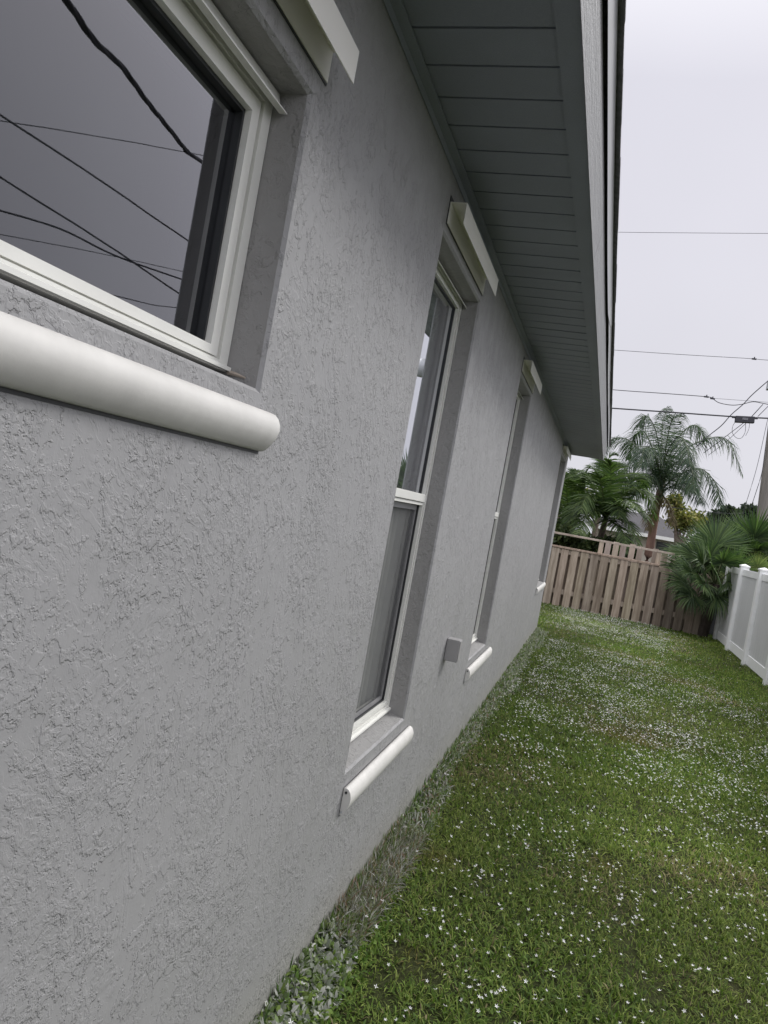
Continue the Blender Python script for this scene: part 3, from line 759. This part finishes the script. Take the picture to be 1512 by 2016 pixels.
# tall feathery palm
YQ = 22
ctr = at(1301, 968, YQ)
tp = empty('palm_tree', (ctr.x, YQ, 0), 'tall feathery palm with a reddish trunk rising behind the wooden fence', 'palm tree', 'palms beyond the far fence')
m_ = MB(); lean = at(1272, 1110, YQ)
base = Vector((lean.x-.25, YQ, 0))
pts = bez([base, lean, at(1289, 1020, YQ), at(1298, 975, YQ), at(1303, 955, YQ)], 20)
m_.tube(pts, [.125-.0020*i+.005*math.sin(i*2.1) for i in range(21)], 12); m_.build('trunk', M['bark_pink'], tp, True)
m_ = MB(); m_.tube(bez([at(1292, 1005, YQ), at(1299, 970, YQ), at(1304, 940, YQ)], 8), [.085, .09, .10, .10, .09, .08, .07, .05, .03], 10); m_.build('crown_shaft', M['bark'], tp, True)
qc = [(.08, .10, .05), (.045, .075, .050), (.060, .095, .058), (.032, .056, .042), (.085, .12, .07)]
specs = [([(1303, 890), (1305, 830), (1318, 800)], 1.2), ([(1310, 890), (1322, 830), (1345, 812)], -1.0), ([(1318, 900), (1345, 850), (1372, 838), (1392, 868)], .8),
         ([(1325, 905), (1380, 868), (1432, 866), (1462, 935)], .2), ([(1328, 940), (1375, 922), (1408, 950), (1420, 1000)], -1.2),
         ([(1280, 915), (1240, 868), (1200, 868), (1176, 925)], .3), ([(1285, 925), (1250, 905), (1222, 935), (1210, 975)], -1.0),
         ([(1283, 940), (1262, 935), (1250, 975)], -1.6), ([(1290, 900), (1268, 850), (1248, 862), (1236, 905)], 1.4),
         ([(1330, 955), (1362, 955), (1385, 990)], -1.5), ([(1300, 905), (1290, 845), (1272, 818), (1258, 838)], -.5),
         ([(1315, 925), (1345, 905), (1362, 925), (1368, 970)], -2.0), ([(1297, 920), (1285, 885), (1268, 885), (1262, 920)], -2.2),
         ([(1320, 935), (1350, 935), (1372, 965)], 2.0), ([(1288, 945), (1262, 950), (1238, 985)], 1.6), ([(1310, 900), (1335, 860), (1352, 880), (1358, 915)], -1.8)]
fb = Blades(); st_ = MB()
for P in palm_paths(ctr, specs, YQ): frond(st_, fb, P, 120, .66, .021, qc, 1.35, sr=.022, plum=.6)
for P in palm_paths(ctr, [([(1292, 985), (1280, 1010), (1276, 1045)], -.3), ([(1312, 985), (1322, 1005), (1326, 1035)], -.4)], YQ): frond(st_, fb, P, 60, .40, .02, [(.16, .12, .08), (.20, .15, .09), (.15, .12, .07)], 1.6, sr=.02)
fb.build('foliage', M['leaf'], tp); st_.build('frond_stems', M['leaf'], tp)

# bushy green palms on the left
def bush_palm(px_, py_, Y, specs, label, cols, llen=.46, lw=.030, droop=.45, n=62, extra=6, trunkpx=None, name='palm_tree'):
    c0 = at(px_, py_, Y)
    r = empty(name, (c0.x, Y, 0), label, 'palm tree', 'palms beyond the far fence')
    m_ = MB(); m_.tube(bez([(c0.x-.12, Y, 0), (c0.x-.05, Y, c0.z*.5), c0], 8), [.12, .11, .10, .095, .09, .085, .08, .07, .05], 9); m_.build('trunk', M['bark'], r, True)
    B = Blades(); s_ = MB()
    for P in palm_paths(c0, specs, Y): frond(s_, B, P, n, llen, lw, cols, droop, sr=.02, jitter=.1)
    for k in range(extra):
        a = random.uniform(0, 6.28); l_ = random.uniform(.9, 1.3); z_ = random.uniform(.3, 1.)
        d = Vector((math.cos(a), math.sin(a)*.8, 0))
        frond(s_, B, [c0, c0+d*l_*.35+Vector((0, 0, z_*.7)), c0+d*l_*.8+Vector((0, 0, z_*.75)), c0+d*l_*1.15+Vector((0, 0, z_*.2))], n, llen, lw, cols, droop, sr=.02)
    B.build('foliage', M['leaf'], r); s_.build('frond_stems', M['leaf'], r)
    return r
gc = [(.08, .11, .035), (.045, .078, .024), (.066, .105, .032), (.030, .052, .020), (.090, .130, .045)]
bush_palm(1192, 1022, 17.6, [([(1200, 975), (1203, 930), (1196, 905)], -.4), ([(1215, 985), (1245, 945), (1262, 940)], .4), ([(1180, 985), (1165, 950), (1152, 930)], .2), ([(1210, 1000), (1250, 1000), (1285, 1030)], -.3), ([(1195, 985), (1205, 935), (1216, 912)], .3), ([(1180, 985), (1160, 945), (1148, 940), (1138, 965)], .5),
    ([(1212, 990), (1245, 962), (1275, 968), (1288, 998)], -.3), ([(1205, 1000), (1235, 985), (1262, 1005)], -1.2), ([(1175, 1000), (1145, 990), (1128, 1005), (1118, 1045)], -.6),
    ([(1180, 1005), (1158, 1005), (1145, 1035), (1140, 1052)], -1.2), ([(1208, 1020), (1238, 1030), (1258, 1075)], -.6), ([(1200, 1025), (1225, 1045), (1235, 1090)], -1.0),
    ([(1188, 980), (1182, 945), (1172, 930)], -.8), ([(1205, 975), (1232, 935), (1258, 935), (1270, 960)], .8), ([(1183, 1000), (1165, 975), (1150, 985), (1142, 1010)], -1.0)],
    'bushy bright green palm leaning over the top rail of the wooden fence', gc, extra=3)
bush_palm(1120, 1055, 18.5, [([(1122, 1000), (1128, 950), (1135, 925)], .3), ([(1112, 1000), (1108, 960), (1112, 930)], .2), ([(1105, 1005), (1090, 975), (1075, 985)], 0),
    ([(1130, 1000), (1150, 965), (1160, 985)], -.3), ([(1118, 1000), (1116, 960), (1122, 945)], -.9), ([(1128, 1010), (1140, 990), (1148, 1010)], -1.0)],
    'green upright palm showing just beyond the corner of the grey house', gc, extra=3, lw=.032)
pc = [(.13, .17, .09), (.10, .145, .075), (.13, .18, .09), (.085, .12, .065)]
bush_palm(1190, 960, 27, [([(1192, 930), (1200, 900), (1212, 893)], 0), ([(1180, 940), (1165, 920), (1152, 930)], 0), ([(1200, 935), (1222, 915), (1238, 935)], 0),
    ([(1182, 950), (1170, 940), (1160, 955)], -1), ([(1188, 930), (1184, 905), (1176, 898)], 1)],
    'pale small palm farther off, seen beneath the end of the eave', pc, llen=.5, lw=.04, extra=2)

# fan palms in the right corner
def fan_leaf(stem, B, root, hub, radius, cols, spread=2.0, n=46, droop=.25, face=None, w=.032):
    root = Vector(root); hub = Vector(hub); d = (hub-root).normalized()
    mid = (root+hub)/2+Vector((0, 0, .06*(hub-root).length)); stem.tube(bez([root, mid, hub], 6), [.012, .011, .010, .009, .008, .007, .006], 5, cols[0])
    f = Vector(face) if face else Vector((random.uniform(-.4, .4), -1, .7))
    sd_ = d.cross(f).normalized()
    nn = sd_.cross(d).normalized()
    b_, m_, t_, w_, s_, c_ = [], [], [], [], [], []
    for k in range(n):
        a = spread*(2*k/(n-1)-1)*random.uniform(.98, 1.02)
        dr = (d*math.cos(a)+sd_*math.sin(a)+nn*(.18*abs(math.sin(a)))).normalized()
        l_ = radius*(.72+.28*math.cos(a*.8))*random.uniform(.9, 1.08)
        dd = droop*random.uniform(.4, 1.6)
        mid = hub+dr*l_*.58+Vector((0, 0, -.05*dd*l_)); tip = mid+(dr+Vector((0, 0, -dd))).normalized()*l_*.48
        b_.append(hub[:]); m_.append(mid[:]); t_.append(tip[:]); w_.append(w*random.uniform(.8, 1.15)*radius/.55)
        sv = dr.cross(nn).normalized()+nn*(.5 if k % 2 else -.5); s_.append(sv.normalized()[:])
        c = random.choice(cols[1:]); kk = random.uniform(.8, 1.2); c_.append(tuple(v*kk for v in c))
    B.add(b_, m_, t_, w_, s_, c_)
def fan_palm(rootpx, Y, leaves, label, cols, extra=10, R_=.55, trunk=True):
    c0 = at(*rootpx, Y)
    r = empty('fan_palm', (c0.x, Y, 0), label, 'palm tree', 'fan palms in the right corner')
    if trunk:
        m_ = MB(); m_.tube(bez([(c0.x-.05, Y, 0), (c0.x, Y, c0.z*.6), c0], 10), [.085+.012*(i % 2) for i in range(11)], 9); m_.build('trunk', M['bark_dark'], r)
    B = Blades(); s_ = MB()
    for (px_, py_, dy, rad, dr) in leaves: fan_leaf(s_, B, c0, at(px_, py_, Y+dy), rad, cols, droop=dr, spread=random.uniform(1.5, 2.1))
    for k in range(extra):
        a = random.uniform(0, 6.28); el = random.uniform(-.7, 1.2); d = Vector((math.cos(a)*math.cos(el), math.sin(a)*math.cos(el)*.8+.1, math.sin(el)))
        fan_leaf(s_, B, c0, c0+d*random.uniform(.35, .6), R_*random.uniform(.8, 1.05), cols, droop=.3+.4*(el < 0))
    B.build('foliage', M['leaf'], r, .95); s_.build('leaf_stalks', M['leaf'], r)
fc = [(.10, .12, .06), (.048, .082, .034), (.068, .108, .042), (.034, .060, .028), (.090, .135, .052)]
fan_palm((1408, 1150), 14.9, [(1408, 1072, .2, .62, .1), (1392, 1082, .5, .58, .15), (1428, 1080, .3, .55, .15), (1384, 1112, -.5, .55, .35), (1372, 1098, .1, .5, .3),
    (1352, 1148, -.3, .52, .45), (1345, 1122, .3, .5, .5), (1364, 1172, -.5, .46, .8), (1402, 1118, -.7, .5, .4), (1422, 1108, -.4, .5, .35), (1436, 1130, .1, .42, .7),
    (1362, 1128, -.6, .45, .5), (1395, 1100, -.2, .5, .3), (1340, 1090, .6, .45, .4), (1420, 1160, .2, .38, .9), (1385, 1150, -.8, .42, .7)],
    'large green fan palm filling the far right corner of the yard', fc, extra=7)
fan_palm((1478, 1110), 16.4, [(1468, 1062, .2, .62, .1), (1485, 1060, -.2, .66, .1), (1450, 1075, 0, .5, .3), (1500, 1070, .3, .6, .15), (1515, 1090, 0, .55, .3), (1455, 1055, .5, .5, .2), (1490, 1085, -.5, .5, .3)],
    'fan palm rising behind the white fence in front of the utility pole', fc, extra=6, R_=.5)
fan_palm((1492, 1140), 15.2, [(1490, 1118, 0, .30, .3), (1478, 1124, .2, .26, .4), (1503, 1120, .1, .28, .4)],
    'small yellow-green fan palm tips poking just above the white fence', [(.17, .20, .08), (.15, .20, .06), (.19, .23, .08), (.12, .17, .05)], extra=3, R_=.26)

# ------------------------------------------------------------------ broadleaf trees and shrubs
def crown(name, label, cat, lobes, n, size, cols, Y, trunk=None, group=None, kind=None, gap=.35):
    """lobes: px, py, rx_px, ry_px, dY ; leaves spread through uneven ellipsoids"""
    c0 = at(lobes[0][0], lobes[0][1], Y)
    r = empty(name, (c0.x, Y, 0), label, cat, group)
    B = Blades(); tot = sum(l[2]*l[3] for l in lobes); m_ = MB()
    if trunk is None: trunk = at(*lobes[0][:2], Y)
    for (px_, py_, rx, ry, dy) in lobes:
        c = np.array(at(px_, py_, Y+dy)); s_ = Y/F_; k = int(n*rx*ry/tot)
        # clumps inside each lobe
        nc = max(6, k//60); cc = unit(RNG.normal(size=(nc, 3)))*(RNG.random((nc, 1))**.45)
        cc = cc*np.array([rx*s_, rx*s_*.8, ry*s_])+c
        which = RNG.integers(0, nc, k); p = cc[which]+RNG.normal(size=(k, 3))*np.array([1, 1, .75])*rx*s_*gap*.5
        dr = unit(RNG.normal(size=(k, 3))+np.array([0, 0, -.1])); l_ = size*RNG.uniform(.7, 1.3, k)
        side = unit(np.cross(dr, RNG.normal(size=(k, 3))))
        shade = RNG.uniform(.7, 1.25, nc)[which]
        col = np.array(cols)[RNG.integers(0, len(cols), k)]*shade[:, None]*RNG.uniform(.8, 1.2, k)[:, None]
        B.add(p, p+dr*l_[:, None]*.5, p+dr*l_[:, None], l_*.62, side, col)
        m_.tube(bez([(c0.x, Y, max(.3, c[2]*.45)), ((c0.x+c[0])/2, Y+dy*.3, c[2]*.75), tuple(c)], 5), [.09, .08, .06, .045, .03, .015], 6)
    m_.tube([(c0.x-.05, Y, 0), (c0.x, Y, max(.32, c0.z*.5))], [.14, .10], 8)
    m_.build('trunk', M['bark'], r, True)
    o = B.build('crown', M['leaf'], r)
    return r
olive = [(.10, .12, .035), (.13, .15, .04), (.075, .10, .03)]
crown('shrub', 'dense dark shrub showing between the rails at the left of the wooden fence', 'shrub', [(1110, 1060, 26, 20, 0), (1140, 1068, 26, 17, .3), (1085, 1060, 20, 30, 0)], 5200, .10, [(.055, .075, .030), (.085, .105, .045), (.035, .055, .022)], 16.8)
crown('shrub', 'low dark shrub under the bushy palm behind the fence boards', 'shrub', [(1200, 1078, 26, 16, 0), (1172, 1072, 20, 14, .3), (1240, 1085, 20, 14, .2)], 3600, .09, [(.040, .065, .025), (.065, .09, .03), (.03, .045, .02)], 17.2)
crown('tree', 'rounded yellow-green tree seen past the corner of the house', 'tree', [(1118, 968, 26, 20, 0), (1100, 975, 25, 25, .5), (1140, 985, 20, 22, 0)], 4200, .14, [(.13, .15, .03), (.17, .17, .03), (.09, .12, .03)], 24)
crown('tree', 'yellow-green leafy tree behind the tall feathery palm', 'tree', [(1345, 1015, 20, 14, 0), (1330, 1000, 14, 12, .4), (1355, 1030, 20, 14, 0), (1325, 985, 12, 9, 0), (1372, 1025, 14, 12, .3)], 2600, .13, [(.19, .18, .05), (.22, .20, .06), (.13, .14, .04), (.11, .13, .04)], 30, gap=.8)
crown('tree', 'dark distant tree behind the large fan palm', 'tree', [(1430, 1018, 19, 16, 0), (1410, 1030, 20, 20, 0), (1445, 1030, 14, 14, 0)], 5200, .30, [(.045, .060, .040), (.06, .075, .05), (.035, .045, .035)], 55, group='dark trees on the skyline')
crown('tree', 'dark distant round tree just left of the utility pole', 'tree', [(1474, 1012, 19, 13, 0), (1466, 1028, 17, 14, 0), (1490, 1028, 15, 16, 0)], 5200, .30, [(.045, .062, .045), (.065, .08, .055), (.035, .048, .038)], 58, group='dark trees on the skyline', gap=.4)
crown('tree', 'small dark distant tree above the grey roof', 'tree', [(1322, 1030, 9, 6, 0), (1312, 1033, 8, 5, 0)], 900, .3, [(.05, .065, .045), (.07, .085, .05)], 60, group='dark trees on the skyline')
crown('shrub', 'dense shrub in the dark corner behind the fan palm trunk', 'shrub', [(1400, 1140, 30, 30, 0), (1440, 1120, 30, 36, .2), (1400, 1090, 30, 25, .3)], 6500, .12, [(.035, .050, .022), (.05, .07, .03), (.025, .035, .018)], 15.75)
crown('hedge', 'leafy hedge behind the white fence at the right edge', 'hedge', [(1480, 1120, 30, 22, 0), (1500, 1090, 26, 22, .6), (1452, 1110, 22, 22, 0), (1530, 1110, 30, 30, 0)], 5200, .12, [(.04, .06, .025), (.06, .08, .03), (.03, .045, .02)], 17.6)

# ------------------------------------------------------------------ far house
def far_house():
    r = empty('house', (3.2, 36, 0), 'far beige house with a grey hip roof behind the fence', 'house')
    Y = 36; ez = 1.95
    m_ = MB(); x0, x1 = .2, 4.05
    m_.box((x0, Y, 0), (x1, Y+7, ez-.03)); m_.build('wall', M['wall_far'], r)
    m_ = MB(); a = [(x0-.5, Y-.45, ez), (x1+.25, Y-.45, ez), (x1+.25, Y+7.4, ez), (x0-.5, Y+7.4, ez), (1.6, Y+3.5, 2.95), (3.1, Y+3.5, 2.95)]
    m_.add(a, [(0, 1, 5, 4), (1, 2, 5), (2, 3, 4, 5), (3, 0, 4), (0, 3, 2, 1)]); m_.build('roof', M['roof_far'], r)
    m_ = MB(); m_.box((x0-.52, Y-.48, ez-.13), (x1+.27, Y-.46, ez+.02)); m_.build('fascia', M['white'], r)
    for (a0, a1) in ((2.95, 3.5), (3.62, 3.9), (1.2, 1.9)):
        m_ = MB(); m_.box((a0, Y-.03, 1.25), (a1, Y-.005, 1.72)); w_ = m_.build('window', M['dark'], r)
        f_ = MB(); f_.box((a0-.04, Y-.045, 1.16), (a1+.04, Y-.006, 1.245)); f_.build('sill', M['white'], w_)
far_house()

# ------------------------------------------------------------------ utility pole, wires
YP = 19
def pole():
    r = empty('utility_pole', (4.0, YP, 0), 'weathered wooden utility pole cut off by the right edge of the photo', 'utility pole')
    b0 = at(1487, 1035, YP); t0 = at(1506, 880, YP)
    d = (t0-b0)/(t0.z-b0.z); rr = .165
    P = lambda z: Vector((b0.x+rr+d.x*(z-b0.z), YP, z))
    m_ = MB(); m_.tube([P(-.1), P(2), P(4), P(6), P(9)], [.18, .168, .160, .15, .135], 18); m_.build('shaft', M['pole'], r, True)
    m_ = MB(); q = P(4.95); m_.tube([(q.x+.33, YP-.2, 4.62), (q.x+.33, YP-.2, 5.05)], .15, 16); m_.build('transformer', M['metal_grey'], r, True)
    m_ = MB(); q = at(1519, 763, YP); m_.box((q.x-.12, YP-.25, q.z-.09), (q.x+.15, YP-.05, q.z+.10), .01); m_.build('bracket_box', M['metal_grey'], r)
    m_ = MB(); q = P(8.2); m_.box((q.x-.5, YP-.26, 8.15), (q.x+1.1, YP-.16, 8.26), .01); m_.build('crossarm', M['pole'], r)
    return P
PP = pole()
def cable(label, pts, rad, mat='wire', n=24, group='overhead cables', smooth=True):
    m_ = MB(); P = bez(pts, n) if len(pts) > 2 else [Vector(p) for p in pts]
    m_.tube(P, rad, 6); o = m_.build('cable', M[mat], None, True)
    c = sum((Vector(p) for p in P), Vector())/len(P)
    return tag(o, label, 'cable', group)
A = lambda pts, Y: [at(x, y, Y) for x, y in pts]
cable('topmost thin wire crossing the sky level with the second window', A([(900, 452), (1215, 457), (1360, 458.5), (1512, 459.5), (1640, 460)], 21), .0055)
cable('thin wire with a small clamp crossing the sky above the palm', A([(950, 672), (1207, 689), (1310, 696), (1400, 701.5), (1478, 706), (1512, 709), (1640, 716)], 20), .006)
cable('wire hanging in a shallow loop on its way to the pole, above the thickest cable', A([(950, 745), (1203, 767), (1300, 774), (1390, 781), (1403, 785), (1416, 793), (1440, 797.5), (1460, 796), (1482, 791), (1502, 794), (1530, 800)], 19.5), .009, n=60)
cable('faint thin wire stretched straight above the shallow loop of cable', A([(1402, 784), (1450, 787.5), (1512, 792)], 19.6), .004)
cable('thick black cable carrying the splice case in front of the palm top', A([(950, 786), (1203, 803.5), (1320, 811.5), (1440, 820), (1512, 823.5), (1640, 829)], 19), .017)
cable('service cable slanting down from the pole towards the palm fronds', A([(1540, 728), (1512, 750), (1480, 778), (1463, 796), (1440, 816), (1420, 838), (1395, 858), (1370, 880)], 19), .0115, n=40)
cable('short slanted cable above the splice case, left one', A([(1502, 796), (1480, 820)], 18.9), .010)
cable('short slanted cable above the splice case, right one', A([(1516, 796), (1492, 820)], 18.9), .008)
cable('upper of two cables slanting from the splice case behind the palm', A([(1466, 831), (1420, 866), (1385, 892)], 19.1), .008)
cable('lower of two cables slanting from the splice case behind the palm', A([(1470, 832), (1430, 869), (1395, 896)], 19.1), .006)
cable('slack loop of thin cable hanging under the splice case, left one', A([(1452, 826), (1443, 838), (1442, 852), (1450, 862), (1460, 862), (1467, 850), (1468, 832)], 19), .0055, n=30)
cable('slack loop of thin cable hanging under the splice case, right one', A([(1476, 832), (1474, 845), (1468, 858)], 19), .0045, n=12)
cable('thin slanted guy wire left of the pole', A([(1512, 822), (1490, 920), (1466, 1000), (1455, 1040)], 18.6), .0055)
cable('dark slanted wire against the left side of the pole', A([(1507, 880), (1500, 930), (1488, 970), (1478, 1000)], 18.4), .007)
cable('distant thin wire low in the sky above the grey roof', A([(1290, 996), (1340, 1001), (1400, 1008), (1450, 1012)], 26), .008)
r = empty('splice_case', at(1466, 826, 19), 'black splice case hanging on the thick cable near the pole', 'splice case')
q = at(1466, 826, 18.95)
ang = math.atan2((at(1512, 823.5, 19)-at(1440, 820, 19)).z, (at(1512, 823.5, 19)-at(1440, 820, 19)).x)
m_ = MB(); m_.box((-.20, -.07, -.075), (.20, .07, .07), .012); m_.box((-.27, -.02, .02), (-.20, .02, .06), .004); m_.box((.20, -.02, .02), (.27, .02, .06), .004)
m_.v = [tuple(q+Vector((v[0]*math.cos(ang)-v[2]*math.sin(ang), v[1], v[0]*math.sin(ang)+v[2]*math.cos(ang)))) for v in m_.v]
m_.build('case', M['wire'], r)
m_ = MB(); m_.box((-.06, -.078, -.02), (.06, -.0705, .03)); m_.v = [tuple(q+Vector(v)) for v in m_.v]; m_.build('case_label', M['wire_grey'], r)
for (px_, py_, Y, lab) in ((1485, 706.5, 20, 'small clamp on the thin upper wire near the right edge'), (1391, 781, 19.5, 'small clamp on the looping cable above the palm, left one'), (1403, 784.5, 19.5, 'small clamp on the looping cable above the palm, right one')):
    q = at(px_, py_, Y); m_ = MB(); m_.box((q.x-.055, Y-.02, q.z-.02), (q.x+.05, Y+.02, q.z+.012), .004); m_.box((q.x-.012, Y-.015, q.z+.012), (q.x+.012, Y+.015, q.z+.045), .003)
    tag(m_.build('clamp', M['wire']), lab, 'clamp', 'clamps on the overhead wires')

# cables over the yard beside the house; the near window mirrors them
XG = -.10
def mirror(px_, py_, X):
    q = ray(px_, py_); t1 = (XG-CAM[0])/q[0]; t2 = (X-XG)/(-q[0]); P = CAM+q*(t1+t2); return Vector((X, P[1], P[2]))
def line_ext(P, back, fwd):
    d0 = (P[0]-P[1]).normalized(); d1 = (P[-1]-P[-2]).normalized(); return [P[0]+d0*back]+P+[P[-1]+d1*fwd]
XW = 4.4
cable('overhead cable above the white fence mirrored as the upper long line in the near window', line_ext([mirror(0, 225, XW), mirror(190, 350, XW), mirror(378, 480, XW)], 6, 9), .009, group='cables over the side yard')
cable('overhead cable above the white fence mirrored as the lower long line in the near window', line_ext([mirror(0, 348, XW), mirror(200, 475, XW), mirror(355, 580, XW)], 6, 9), .009, group='cables over the side yard')
cable('slack cable above the white fence mirrored as the wavy line low in the near window', line_ext([mirror(0, 415, XW), mirror(60, 432, XW), mirror(130, 456, XW), mirror(235, 507, XW), mirror(362, 552, XW)], 3, 3), .0095, n=40, group='cables over the side yard')
cable('thin far wire mirrored across the middle of the near window', line_ext([mirror(0, 237, 12), mirror(200, 270, 12), mirror(420, 310, 12)], 6, 4), .012, group='cables over the side yard')
cable('thin far wire mirrored in the lower corner of the near window', line_ext([mirror(0, 462, 12), mirror(200, 500, 12), mirror(360, 535, 12)], 6, 4), .010, group='cables over the side yard')
cable('second thin far wire mirrored in the lower corner of the near window', line_ext([mirror(240, 586, 8), mirror(300, 600, 8), mirror(350, 606, 8)], 3, 4), .010, group='cables over the side yard')
# twisted service drop
P = [mirror(60, -90, 1.0), mirror(130, 0, 1.15), mirror(185, 80, 1.3), mirror(240, 132, 1.45), mirror(285, 195, 1.6), mirror(325, 245, 1.75), mirror(370, 300, 1.95), mirror(415, 332, 2.1)]
P = line_ext(P, 1.5, 6); Q = bez(P, 110); m_ = MB()
for ph in (0, 2.1, 4.2):
    pts = []
    for i, p in enumerate(Q):
        a = ph+i*.30; pts.append(p+Vector((math.cos(a)*.0055, 0, math.sin(a)*.0055)))
    m_.tube(pts, .0078, 8)
tag(m_.build('cable', M['wire'], None, True), 'thick twisted service cable passing over the yard, mirrored widest in the near window', 'cable', 'cables over the side yard')

# ------------------------------------------------------------------ street lamp far behind
r = empty('street_lamp', at(1131, 985, 30), 'small grey street lamp head poking above the left trees', 'street lamp')
m_ = MB(); m_.tube([(at(1125, 1000, 30).x, 30, 0), at(1130, 970, 30), at(1133, 950, 30)], .045, 8); m_.build('post', M['metal_grey'], r, True)
m_ = MB(); m_.tube(bez([at(1132, 951, 30), at(1134, 944, 30), at(1139, 942, 30), at(1143, 947, 30)], 8), [.06, .09, .11, .13, .14, .13, .11, .08, .04], 10); m_.build('lamp_head', M['metal_grey'], r, True)
m_ = MB(); m_.tube(bez([at(1143, 947, 30), at(1146, 955, 30), at(1148, 965, 30)], 6), .015, 5); m_.build('arm_wire', M['wire_grey'], r, True)
# black box added to darken the gap, then a small bin in it
r = empty('gap_dark_box', (2.7, 15.8, 0), 'black box added to darken the gap between the last fence post and the white fence', 'bin')
m_ = MB(); m_.box((2.52, 15.5, .01), (2.98, 15.95, .54), .03); m_.build('body', M['gasket'], r)
m_ = MB(); m_.box((2.50, 15.48, .545), (3.0, 15.97, .58), .012); m_.build('lid', M['gasket'], r)
r = empty('plastic_bin', at(1386, 1226, 15.35), 'small pale plastic bin in the dark gap beside the fence post', 'bin')
q = at(1386, 1228, 15.35)
m_ = MB(); m_.box((q.x-.09, 15.3, .02), (q.x+.09, 15.45, .17), .012); m_.build('body', M['metal_grey'], r)
m_ = MB(); m_.box((q.x-.10, 15.29, .172), (q.x+.10, 15.46, .192), .006); m_.build('lid', M['white'], r)
print('objects', len(D.objects))
